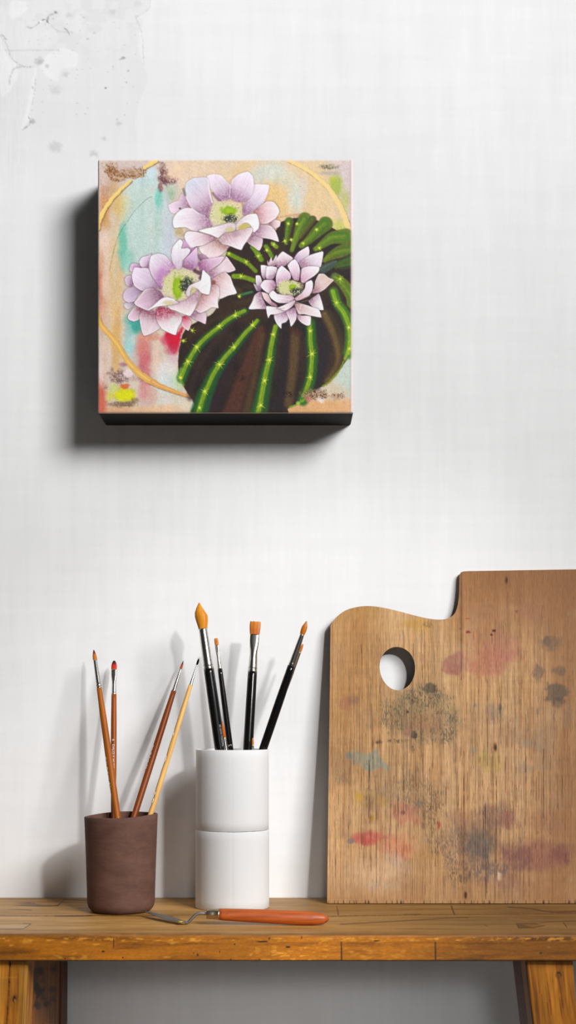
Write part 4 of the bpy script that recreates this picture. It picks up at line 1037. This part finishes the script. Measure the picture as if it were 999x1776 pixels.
    p.stroke([(599, 622), (587, 644), (572, 661), (560, 670)], 3.2, (124, 140, 30), .9, 1.2, 3.5, rough=.8); p.stroke([(606, 605), (598, 622)], 5, (150, 170, 50), .8, 1.5)
    p.stroke([(521, 697), (514, 702), (502, 706)], 4, (104, 150, 40), .9, 1.2, 2.5); p.blob(517, 699, 4, 4, (160, 190, 90), .8); p.blob(523, 690, 4, 5, (40, 110, 40), .9)
    p.stroke([(314, 640), (312, 655), (318, 668)], 5, (120, 160, 70), .7, 2); p.stroke([(345, 716), (350, 704)], 5, (90, 140, 30), .8, 1.5)
    # crown ribs
    gg = (92, 116, 34); bb = (124, 150, 34)
    for pts, a_, b_, cr, g_, c_ in (([(500, 384), (498, 398), (495, 422)], 11, 5, 3, (78, 96, 34), (122, 146, 40)), ([(527, 380), (518, 398), (511, 416), (506, 434)], 17, 3, 5, (92, 112, 36), (130, 152, 48)), ([(541, 380), (530, 396), (520, 412)], 9, 4, 2, (86, 72, 36), (96, 92, 36)),
                          ([(563, 388), (548, 402), (534, 416), (522, 426)], 18, 7, 6, (84, 106, 32), (120, 146, 36)), ([(598, 410), (576, 412), (560, 422), (547, 432)], 20, 6, 6, (92, 112, 34), (116, 142, 30)), ([(612, 433), (590, 436), (572, 444), (562, 452)], 22, 5, 5, (96, 104, 34), (128, 134, 32)),
                          ([(612, 452), (590, 458), (582, 462)], 20, 8, 2, (60, 58, 38), (70, 64, 40)), ([(580, 480), (594, 492), (608, 512), (612, 524)], 10, 20, 5, (100, 116, 34), (116, 140, 34)),
                          ([(396, 440), (412, 448), (428, 456), (443, 470)], 6, 3, 5, (86, 116, 24), (140, 168, 34)), ([(405, 479), (420, 480), (442, 487)], 6, 3, 6, (96, 126, 26), (148, 176, 40)), ([(437, 428), (446, 440), (452, 450)], 6, 7, 5, (88, 124, 26), (136, 166, 40)),
                          ([(460, 427), (465, 435), (470, 444)], 5, 6, 4, (88, 124, 30), (136, 160, 40)), ([(414, 512), (436, 506)], 3, 3, 2, (48, 104, 76), (60, 116, 84)), ([(478, 428), (472, 422)], 5, 5, 4, (110, 140, 40), (150, 176, 46))):
        rib(pts, a_*1.35, b_*1.2, cr*.9, g_, tuple(.5*u+.5*v for u, v in zip(g_, c_)), .95, .8, None, 1.6)
    for pts in ([(552, 466), (566, 456), (584, 452), (576, 466), (560, 474)],):
        p.poly(pts, (70, 86, 76), .9, 1.5, rough=1); p.stroke([(553, 468), (570, 459), (584, 453)], 2, (100, 116, 104), .6, 1, tex=.6)
    p.stroke([(580, 475), (566, 490), (556, 502)], 5, (84, 96, 88), .5, 2, 2)
    W(408, 505, 14, 8, (84, 70, 34), .6); W(430, 497, 12, 6, (72, 64, 34), .5); W(560, 690, 1, 1, (0, 0, 0), 0)
    for pts in ([(520, 372), (500, 374), (480, 378)], [(530, 375), (510, 376)]): p.stroke(pts, 3, (150, 90, 66), .4, 2, tex=.8)
    i = np.nonzero(m)[0]; n = vn(X[i]*0.7, Y[i]*0.7, 51); n2 = vn(X[i]*1.1, Y[i]*.3, 53); p.mul(i, 1+(n-.5)*.12+(n2-.5)*.14)
    # stones / scribble at lower right
    W(548, 684, 26, 9, (176, 140, 112), .95, .5, .6, .15, .3); W(548, 684, 30, 10, (62, 44, 34), .95, .6, .6, .15, 1.0, (.6, .5), .55); W(585, 688, 14, 7, (180, 136, 106), .7, .6, .6, .2, .6); W(588, 686, 12, 6, (74, 54, 42), .8, .6, .6, .2, 1.0, (.6, .5), .58)
    W(557, 694, 7, 5, (226, 218, 218), .95, .5, .6, .2, .5); W(534, 692, 6, 6, (196, 120, 110), .8, .5); W(500, 684, 10, 6, (24, 20, 18), .8, .7, .6, .2, 1.0, (.6, .6), .5); W(420, 655, 9, 9, (40, 26, 24), .7, .7, .6, .2, 1.0, (.7, .4), .5)
    # spine clusters
    R = random.Random(3)
    def star(x, y, r=6, c=(196, 206, 60), n_=7, core=2.6):
        p.blob(x, y, core*1.25, core*1.15, (150, 180, 30), .9, .6, .5, .4)
        for k in range(n_):
            a = 2*math.pi*k/n_+R.uniform(-.35, .35); l = r*R.uniform(.6, 1.35)
            p.stroke([(x, y), (x+l*math.cos(a), y+l*math.sin(a)*.95)], 1.6, c, .9, .55, .4, smooth=False)
        p.blob(x, y, core*.7, core*.7, (226, 228, 120), .9, .6, .4, .4)
    for x, y, r in ((380, 566, 7), (341, 602, 9), (326, 627, 8), (313, 655, 5), (408, 547, 7), (438, 564, 7), (406, 602, 7), (381, 632, 9), (355, 679, 8), (346, 707, 4), (474, 580, 6), (467, 624, 8), (459, 660, 8), (452, 703, 7), (538, 574, 6), (541, 614, 8), (538, 654, 6), (606, 605, 6), (605, 568, 5)):
        star(x, y, r)
    for x, y, r in ((584, 525, 8), (500, 388, 4), (515, 388, 4), (549, 398, 4), (494, 418, 5), (505, 416, 4), (526, 422, 5), (554, 430, 6), (590, 484, 7), (397, 440, 4), (427, 454, 6), (418, 479, 7), (448, 444, 6), (463, 434, 5), (475, 424, 5), (415, 514, 5), (333, 573, 6), (318, 591, 6)):
        star(x, y, r, (168, 188, 52), 7, 2.4)
    # ---------------- flowers
    def flower(key, cen, petals):
        cen = np.array(C(key, [cen])[0])
        for pt in petals:
            pts, col = pt[0], np.array(pt[1], float); op = pt[2] if len(pt) > 2 else {}
            q0 = np.array(C(key, pts)); q = catmull(q0, True, 5); m_ = 5
            lq = np.array([q0[j]+(q0[(j+1) % len(q0)]-q0[j])*k_/5 for j in range(len(q0)) for k_ in range(5)]); q = q*.55+lq*.45; col = col+(np.array((228, 214, 220))-col)*op.get('pale', .38)
            i = p.sel(q[:, 0].min()-m_, q[:, 1].min()-m_, q[:, 0].max()+m_, q[:, 1].max()+m_)
            x = X[i]; y = Y[i]
            d, _ = seg_dist(x, y, q); sd = np.where(inside(x, y, q), d, -d)
            r = np.hypot(q[:, 0]-cen[0], q[:, 1]-cen[1]); bs = q[r.argmin()]; tp = q[r.argmax()]
            ax = tp-bs; L = max(np.hypot(*ax), 1); ax = ax/L
            t = np.clip(((x-bs[0])*ax[0]+(y-bs[1])*ax[1])/L, 0, 1); u = -(x-bs[0])*ax[1]+(y-bs[1])*ax[0]
            shade = np.array(op.get('base', np.clip(col*np.array((.72, .57, .67)), 0, 255)), float)
            lightc = np.array(op.get('tip', np.minimum(col+24, 240)), float)
            k = op.get('k', 1.0)
            cc = col[None]+(shade-col)[None]*(k*sst(.58, 0.0, t)*np.clip(.45+.9*vn(x*.55, y*.55, 67), 0, 1.1))[:, None]+(lightc-col)[None]*sst(.45, 1, t)[:, None]
            st = vn(u*.75+t*2, t*3.0, 61)*.6+vn(u*1.7, t*5, 63)*.4
            cc = cc*(1+(st-.5)*.11)[:, None]*(1+(vn(x*.9, y*.9, 65)-.5)*.05)[:, None]
            e = op.get('edge', .75)*np.exp(-np.maximum(sd, 0)/1.5)*sst(.1, .55, t)
            cc = cc+(np.array((238, 234, 234))-cc)*e[:, None]
            out_ = (sd < 0)
            dark = np.array(op.get('line', (70, 44, 60)), float)
            p.mix(i, dark, np.where(sd < .4, op.get('sh', .55)*np.exp(-np.maximum(-sd, 0)/.95), 0))
            p.mix(i, cc, sst(-.55, .65, sd))
    def heart(key, cen, rx, ry, gcen, grx, gry, dcen, drx, dry):
        c = C(key, [cen])[0]; g = C(key, [gcen])[0]; d = C(key, [dcen])[0]; s = crop[key][2]
        p.blob(c[0], c[1], rx/s, ry/s, (204, 198, 158), .95, .35, .3, .15); p.blob(c[0], c[1], rx/s*.85, ry/s*.85, (206, 204, 140), .7, .5, .3, .2)
        for k in range(90):
            a = R.uniform(0, 2*math.pi); rr = R.uniform(.62, 1.0)
            p.blob(c[0]+rr*rx/s*math.cos(a), c[1]+rr*ry/s*math.sin(a), .9, .9, R.choice(((232, 228, 190), (226, 220, 150), (150, 144, 88), (120, 110, 84), (236, 230, 200))), .85, .6, .3, .5)
        p.blob(g[0], g[1], grx/s, gry/s, (134, 168, 30), .97, .4, .4, .2); p.blob(g[0], g[1], grx/s*.6, gry/s*.6, (168, 196, 44), .6, .6, .4, .2)
        p.blob(d[0], d[1], drx/s, dry/s, (46, 52, 46), .9, .5, .5, .3)
        for k in range(26):
            a = R.uniform(0, 2*math.pi); rr = R.uniform(.2, 1.05)
            p.blob(d[0]+rr*drx/s*math.cos(a), d[1]+rr*dry/s*math.sin(a), .85, .85, R.choice(((228, 226, 190), (214, 216, 150), (236, 236, 220))), .9, .6, .3, .5)
    LI = (206, 186, 206); PK = (216, 186, 194); WH = (230, 224, 224)
    A1 = [([(10, 330), (60, 300), (100, 285), (112, 250), (130, 228), (180, 290), (210, 350), (110, 370), (70, 402), (30, 390)], (198, 168, 190), {'edge': .3, 'sh': .3}),
          ([(880, 490), (930, 455), (980, 468), (975, 512), (930, 532)], (202, 174, 172), {'edge': .2}),
          ([(750, 150), (820, 148), (882, 155), (872, 230), (832, 310), (770, 365), (690, 412), (655, 416), (655, 335), (715, 270), (742, 210)], (206, 192, 212), {'sh': .3, 'edge': .5}),
          ([(345, 80), (400, 58), (470, 72), (512, 118), (545, 160), (542, 270), (500, 292), (450, 292), (395, 205), (365, 170)], (206, 188, 208), {'sh': .2, 'edge': .3}),
          ([(162, 140), (158, 230), (175, 290), (215, 352), (270, 398), (330, 432), (362, 442), (372, 370), (395, 310), (372, 200), (350, 95), (290, 88), (220, 96)], (202, 182, 202), {'sh': .35, 'edge': .4, 'tip': (206, 208, 222)}),
          ([(560, 110), (620, 60), (700, 38), (742, 80), (752, 160), (736, 232), (690, 294), (610, 302), (545, 272), (540, 185)], (212, 190, 212), {'sh': .35, 'edge': .45}),
          ([(735, 580), (790, 500), (850, 498), (902, 512), (942, 560), (967, 645), (900, 625), (830, 612), (770, 602)], (208, 182, 190), {'sh': .6}),
          ([(750, 390), (800, 340), (860, 298), (922, 300), (962, 350), (972, 390), (940, 442), (880, 482), (830, 492), (790, 470), (785, 425)], (218, 184, 188), {'sh': .6, 'base': (180, 120, 124)}),
          ([(700, 655), (735, 590), (825, 618), (822, 680), (797, 724), (750, 692)], (196, 170, 178), {'edge': .4}),
          ([(48, 480), (58, 430), (100, 380), (160, 352), (220, 358), (290, 410), (350, 440), (388, 490), (380, 518), (320, 522), (270, 553), (220, 552), (160, 520), (110, 522), (60, 524)], (216, 200, 212), {'sh': .5}),
          ([(275, 692), (330, 665), (420, 632), (480, 650), (532, 690), (490, 742), (430, 782), (380, 797), (330, 772), (290, 732)], (214, 184, 184), {'base': (170, 130, 124)}),
          ([(148, 600), (170, 558), (240, 558), (330, 580), (432, 612), (380, 642), (300, 680), (250, 686), (200, 712), (168, 672)], (214, 190, 198), {'sh': .7, 'base': (160, 110, 124)})]
    flower('A', (505, 420), A1)
    p.stroke(C('A', [(355, 110), (362, 190), (376, 260), (390, 305)]), 1.0, (236, 232, 232), .9, .6, 2.0); p.stroke(C('A', [(165, 260), (200, 335), (260, 390), (330, 425)]), 1.6, (232, 226, 230), .8, .8, 1.0)
    p.stroke(C('A', [(395, 225), (420, 260), (450, 290)]), 4, (110, 70, 96), .6, 1.6); p.stroke(C('A', [(540, 150), (545, 200), (540, 262)]), 1.4, (236, 228, 232), .8, .7); p.stroke(C('A', [(555, 190), (550, 240)]), 2.4, (112, 80, 104), .5, 1.2); p.blob(*C('A', [(110, 358)])[0], 2.4, 1.8, (54, 40, 48), .9); p.stroke(C('A', [(140, 190), (155, 240)]), 4, (90, 90, 80), .6, 1.5)
    p.stroke(C('A', [(650, 310), (660, 360), (655, 410)]), 3, (150, 110, 130), .5, 1.5)
    heart('A', (505, 400), 148, 112, (535, 375), 72, 42, (545, 445), 66, 42)
    flower('A', (505, 420), [
          ([(270, 550), (340, 530), (420, 514), (500, 490), (550, 480), (582, 490), (602, 500), (592, 540), (560, 556), (500, 562), (470, 590), (438, 612), (380, 586), (330, 572)], WH, {'k': .3}),
          ([(600, 490), (640, 448), (700, 410), (768, 402), (786, 430), (797, 480), (792, 530), (750, 567), (735, 540), (720, 500), (690, 480), (650, 490), (622, 540), (600, 552)], WH, {'k': .3}),
          ([(445, 630), (480, 588), (540, 570), (600, 552), (660, 532), (732, 522), (737, 560), (702, 620), (662, 680), (642, 717), (590, 702), (530, 677), (480, 666)], (220, 198, 204), {'base': (184, 152, 162)})])
    W(*C('A', [(540, 540)])[0], 9, 5.5, (200, 186, 130), .85, .5, .3, .2, .2); W(*C('A', [(658, 515)])[0], 11, 5.0, (190, 176, 92), .95, .4, .3, .2, .2, rot=-.3); W(*C('A', [(590, 585)])[0], 10, 6, (166, 130, 140), .5)
    B1 = [([(30, 580), (110, 568), (122, 590), (60, 632), (28, 612)], (164, 158, 172), {'edge': .2}),
          ([(75, 270), (95, 232), (150, 238), (192, 275), (110, 302), (78, 302)], (176, 130, 170), {'edge': .2}),
          ([(160, 210), (185, 178), (230, 168), (262, 148), (252, 200), (242, 262), (200, 278), (165, 252)], (196, 172, 200), {'edge': .4}),
          ([(30, 370), (60, 338), (95, 345), (107, 400), (92, 437), (48, 425)], (166, 140, 170), {'edge': .3}),
          ([(18, 500), (50, 453), (110, 438), (202, 464), (150, 502), (115, 562), (60, 572), (24, 547)], (162, 136, 168), {'edge': .3}),
          ([(95, 330), (115, 270), (170, 273), (235, 278), (262, 340), (302, 400), (347, 457), (290, 442), (220, 472), (170, 467), (118, 432), (98, 380)], (196, 176, 202), {'edge': .45}),
          ([(515, 45), (545, 30), (600, 100), (660, 100), (590, 170), (540, 140)], (168, 112, 164), {'edge': .1}),
          ([(434, 160), (450, 88), (508, 24), (535, 50), (522, 105), (575, 100), (600, 118), (588, 150), (540, 205), (530, 255), (500, 292), (463, 266), (443, 220)], (216, 210, 224), {'k': .4, 'edge': .4}),
          ([(540, 210), (590, 160), (655, 93), (662, 150), (667, 230), (642, 292), (590, 287), (536, 262)], (190, 146, 190), {'edge': .2}),
          ([(244, 230), (260, 168), (320, 148), (382, 164), (432, 220), (467, 272), (420, 312), (385, 352), (360, 402), (352, 452), (300, 392), (263, 332), (246, 280)], (206, 182, 208), {'base': (178, 124, 172), 'tip': (224, 218, 226), 'edge': .6}),
          ([(665, 160), (720, 160), (750, 190), (690, 215)], (110, 66, 96), {'edge': 0}),
          ([(760, 310), (830, 268), (900, 198), (912, 172), (942, 210), (992, 287), (940, 312), (880, 312), (820, 352), (780, 372), (768, 332)], (220, 200, 208), {'tip': (216, 190, 198)}),
          ([(668, 237), (700, 203), (750, 193), (820, 183), (892, 173), (862, 230), (800, 272), (740, 312), (688, 302)], (192, 148, 180), {'edge': .5, 'base': (150, 86, 132)}),
          ([(788, 370), (850, 328), (902, 308), (947, 350), (972, 420), (1002, 492), (930, 512), (850, 542), (843, 450), (798, 392)], (224, 200, 200), {'base': (190, 150, 150)}),
          ([(588, 690), (630, 648), (737, 663), (732, 758), (690, 742), (640, 722)], (190, 162, 174), {'edge': .3}),
          ([(525, 770), (530, 698), (570, 688), (607, 740), (597, 792), (580, 818)], (206, 130, 144), {'base': (186, 40, 70)}),
          ([(58, 690), (100, 628), (150, 598), (192, 630), (172, 680), (152, 722), (110, 737), (68, 722)], (188, 152, 172), {'base': (130, 70, 90)}),
          ([(158, 690), (180, 648), (220, 638), (282, 643), (312, 720), (337, 790), (280, 832), (200, 862), (173, 800)], (208, 182, 192), {'base': (140, 84, 100), 'tip': (222, 206, 210)}),
          ([(298, 640), (340, 608), (420, 628), (522, 690), (522, 740), (492, 792), (472, 854), (420, 837), (348, 797), (308, 722)], (224, 208, 212), {'base': (166, 80, 100), 'k': 1.1}),
          ([(648, 640), (680, 558), (700, 488), (760, 500), (790, 408), (842, 430), (852, 500), (837, 560), (842, 622), (790, 612), (740, 642), (688, 663)], (220, 192, 194), {'base': (170, 116, 118)})]
    flower('B', (520, 430), B1)
    W(*C('B', [(350, 330)])[0], 8, 14, (184, 134, 180), .7); W(*C('B', [(455, 735)])[0], 8, 8, (206, 216, 206), .8); W(*C('B', [(800, 400)])[0], 5, 5, (122, 66, 66), .8, .6)
    p.stroke(C('B', [(640, 300), (700, 330), (690, 360)]), 7, (70, 42, 52), .8, 2)
    heart('B', (510, 415), 158, 140, (490, 445), 48, 120, (570, 420), 72, 72)
    flower('B', (520, 430), [
          ([(113, 575), (160, 518), (210, 458), (280, 447), (340, 478), (368, 527), (330, 562), (290, 602), (240, 642), (190, 627), (138, 602)], (178, 140, 164), {'edge': 1.0, 'base': (126, 84, 110)}),
          ([(562, 480), (590, 428), (640, 403), (690, 380), (708, 290), (740, 318), (772, 350), (777, 430), (762, 503), (700, 492), (660, 452), (620, 442), (602, 470), (592, 522), (568, 512)], (230, 228, 230), {'k': .3}),
          ([(400, 602), (450, 583), (540, 558), (590, 530), (667, 468), (672, 530), (642, 620), (600, 688), (540, 672), (470, 642), (430, 632)], (218, 196, 198), {'k': .7}),
          ([(240, 637), (300, 580), (350, 538), (400, 523), (460, 548), (502, 575), (440, 592), (350, 602), (300, 612)], (230, 222, 220), {'k': .3})])
    W(*C('B', [(415, 577)])[0], 11, 4, (204, 192, 138), .85, .5, .3, .2, .2); W(*C('B', [(625, 460)])[0], 5, 6, (200, 188, 136), .9, .5, .3, .2, .2); p.stroke(C('B', [(240, 635), (320, 585), (390, 540), (460, 550)]), 2.4, (238, 234, 232), .9, .8)
    C1 = [([(65, 480), (100, 498), (152, 560), (100, 562)], (140, 144, 158), {'edge': .2}), ([(90, 388), (140, 388), (162, 450), (152, 552), (98, 500)], (198, 192, 204), {}),
          ([(225, 210), (240, 240), (270, 170), (285, 220), (330, 145), (340, 240), (280, 290), (230, 270)], (206, 182, 186), {'edge': .2, 'sh': .2}),
          ([(318, 230), (350, 158), (400, 108), (440, 128), (522, 185), (480, 232), (430, 272), (338, 292)], (210, 192, 198), {'sh': .3}),
          ([(533, 185), (580, 118), (640, 78), (697, 48), (710, 100), (702, 160), (640, 202), (590, 242), (558, 222)], (212, 194, 208), {'base': (180, 150, 186)}),
          ([(588, 245), (640, 198), (720, 148), (864, 106), (867, 160), (842, 282), (800, 292), (700, 282), (620, 302), (603, 272)], (214, 200, 212), {}),
          ([(738, 590), (768, 520), (778, 450), (820, 367), (880, 367), (932, 410), (994, 436), (950, 482), (890, 542), (820, 582)], (208, 176, 168), {'tip': (206, 182, 164)}),
          ([(8, 772), (50, 688), (80, 608), (150, 568), (162, 630), (212, 740), (217, 772), (120, 772)], (226, 216, 218), {}),
          ([(148, 268), (200, 268), (232, 280), (232, 340), (190, 432), (158, 380)], (216, 204, 210), {}), ([(210, 420), (215, 288), (280, 278), (337, 295), (322, 370), (280, 432)], (220, 208, 216), {}),
          ([(700, 680), (780, 618), (822, 598), (852, 680), (874, 780), (820, 782), (740, 742)], (216, 208, 208), {}),
          ([(303, 830), (360, 813), (440, 803), (472, 870), (440, 922), (390, 942), (385, 1000), (338, 952), (308, 890)], (214, 200, 212), {}),
          ([(563, 830), (620, 848), (680, 848), (727, 860), (722, 952), (680, 964), (620, 932), (578, 890)], (216, 196, 200), {}),
          ([(538, 710), (640, 718), (740, 748), (820, 778), (848, 868), (740, 852), (650, 832), (580, 827)], (216, 194, 194), {'base': (180, 140, 140)}),
          ([(438, 800), (500, 768), (545, 758), (562, 830), (557, 892), (520, 952), (495, 974), (480, 900), (458, 850)], (216, 196, 206), {}),
          ([(158, 578), (230, 598), (272, 680), (332, 720), (342, 762), (270, 732), (188, 660)], (206, 164, 166), {'edge': .3}),
          ([(608, 420), (620, 308), (700, 278), (822, 285), (817, 340), (762, 392), (700, 432), (650, 472), (618, 462)], (220, 198, 206), {'base': (196, 150, 172)}),
          ([(458, 270), (500, 218), (545, 198), (587, 260), (602, 330), (587, 442), (530, 432), (498, 370), (478, 320)], (220, 192, 206), {'base': (190, 144, 172)}),
          ([(328, 500), (323, 400), (345, 318), (390, 272), (442, 310), (492, 360), (492, 420), (442, 462), (380, 472), (368, 522)], (220, 196, 210), {'base': (190, 150, 176)}),
          ([(143, 500), (190, 438), (290, 438), (322, 480), (302, 562), (240, 592), (178, 552)], (220, 196, 208), {}),
          ([(213, 740), (300, 748), (420, 768), (492, 768), (430, 802), (320, 832), (260, 837), (235, 878), (218, 820)], (222, 206, 212), {})]
    flower('C', (500, 560), C1)
    heart('C', (480, 530), 165, 98, (515, 520), 48, 44, (560, 570), 76, 48)
    flower('C', (500, 560), [
          ([(538, 650), (620, 588), (660, 528), (670, 468), (732, 438), (752, 480), (742, 560), (702, 622), (620, 662), (560, 677)], (220, 198, 208), {'base': (200, 164, 170)}),
          ([(243, 600), (290, 558), (340, 598), (430, 612), (500, 612), (537, 650), (500, 692), (420, 702), (330, 692), (268, 650)], (224, 208, 214), {'k': .5}),
          ([(340, 760), (400, 735), (470, 700), (542, 668), (542, 702), (500, 752), (430, 790), (380, 775)], (222, 202, 208), {'k': .5})])
    for pts in ([(300, 600), (380, 650), (500, 660)], [(270, 640), (360, 700), (480, 690)], [(380, 745), (470, 720), (540, 680)], [(550, 690), (640, 720), (760, 760)], [(600, 780), (620, 720)], [(560, 760), (600, 830)]):
        p.stroke(C('C', pts), .9, (238, 230, 230), .75, .6)
    for pts in ([(620, 660), (660, 640), (720, 620)], [(330, 770), (420, 765)], [(620, 690), (700, 670)]): p.stroke(C('C', pts), 1.3, (150, 110, 104), .6, .8)
    # pale rim of the canvas
    d = np.minimum(np.minimum(X-x0, x1-X), np.minimum(Y-y0, y1-Y))
    p.mix(al, np.array((214, 204, 200)), .75*sst(4.0, 1.0, Y-y0)); p.mix(al, np.array((212, 200, 206)), .8*sst(5.5, 3.5, x1-X)); p.mix(al, np.array((206, 186, 176)), .6*sst(2.4, .6, d))
    p.mix(al, np.array((150, 132, 124)), .35*np.exp(-((x1-X-5.5)/.7)**2))
    # fine tooth everywhere
    n = vn(X*1.9, Y*.5, 71)*.5+vn(X*.5, Y*1.9, 73)*.5
    p.c *= (1+(n-.5)*.055)[:, None]; p.c = np.clip((p.c*1.05-.45)*1.05+.45, 0, .97)
    # ---------------- build the block
    cz = P((x0+x1)/2, (y0+y1)/2, -PT)
    root = empty('canvas_painting', (cz.x, 0, cz.z)); off = Vector((cz.x, 0, cz.z))
    tag(root, 'square painting of a green cactus with three pale pink flowers hanging on the wall', 'painting')
    nx = len(xs); ny = len(ys)
    z = D-PT
    Vx = (GX.ravel()-CX)*z/F; Vz = ZC-(GY.ravel()-HY)*z/F
    lx = np.minimum(Vx-Vx.min(), Vx.max()-Vx); lz = np.minimum(Vz-Vz.min(), Vz.max()-Vz)
    bev = 0.0022
    dep = lambda l: np.where(l < bev, bev-np.sqrt(np.maximum(bev**2-(bev-np.minimum(l, bev))**2, 0)), 0)
    dd = np.minimum(np.hypot(dep(lx), dep(lz)), bev)
    ce = np.hypot(np.maximum(bev-lx, 0), np.maximum(bev-lz, 0))
    # rounded corners
    sx_ = np.sign(Vx-cz.x); sz_ = np.sign(Vz-cz.z)
    corner = (lx < bev) & (lz < bev) & (ce > bev)
    kx = np.where(corner, bev/np.maximum(ce, 1e-9), 1)
    Vx = np.where(corner, Vx+sx_*(bev-lx)*(kx-1), Vx); Vz = np.where(corner, Vz+sz_*(bev-lz)*(kx-1), Vz); dd = np.where(corner, bev, dd)
    lum = p.c.mean(1)
    relief = (fbm(X*.35, Y*.35, 81)-.5)*0.0001
    Vy = -PT+dd-np.where(dd > 0, 0, relief)
    V = np.stack([Vx-off.x, Vy, Vz-off.z], 1)
    Fc = [(r*nx+c, (r+1)*nx+c, (r+1)*nx+c+1, r*nx+c+1) for r in range(ny-1) for c in range(nx-1)]
    m = mat_paint('oil_paint', 0.5, 0.3, None, ((1100, 1100, 1100), 0.05, 0.0003))
    mesh_np('painted_front', V, Fc, m, root, p.c, True)
    # wrapped sides and back
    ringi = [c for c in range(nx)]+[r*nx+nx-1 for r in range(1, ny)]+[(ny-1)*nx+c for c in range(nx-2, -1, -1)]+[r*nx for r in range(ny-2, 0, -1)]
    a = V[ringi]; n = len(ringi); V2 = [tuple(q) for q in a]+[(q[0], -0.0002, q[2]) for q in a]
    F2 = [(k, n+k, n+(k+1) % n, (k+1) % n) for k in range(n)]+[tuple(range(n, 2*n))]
    sm = mat_plain('shade_wrap', rgb(34, 31, 31), 0.8, 0, 0.2, 0.2)  # shade around the canvas block put into its side colour
    tag(mesh_np('canvas_side', V2, F2, sm, root), 'wrap-around edge, coloured dark for shade')
def T_(pts, c):
    return [(c[0]+a/c[2], c[1]+b/c[2]) for a, b in pts]
build_painting()
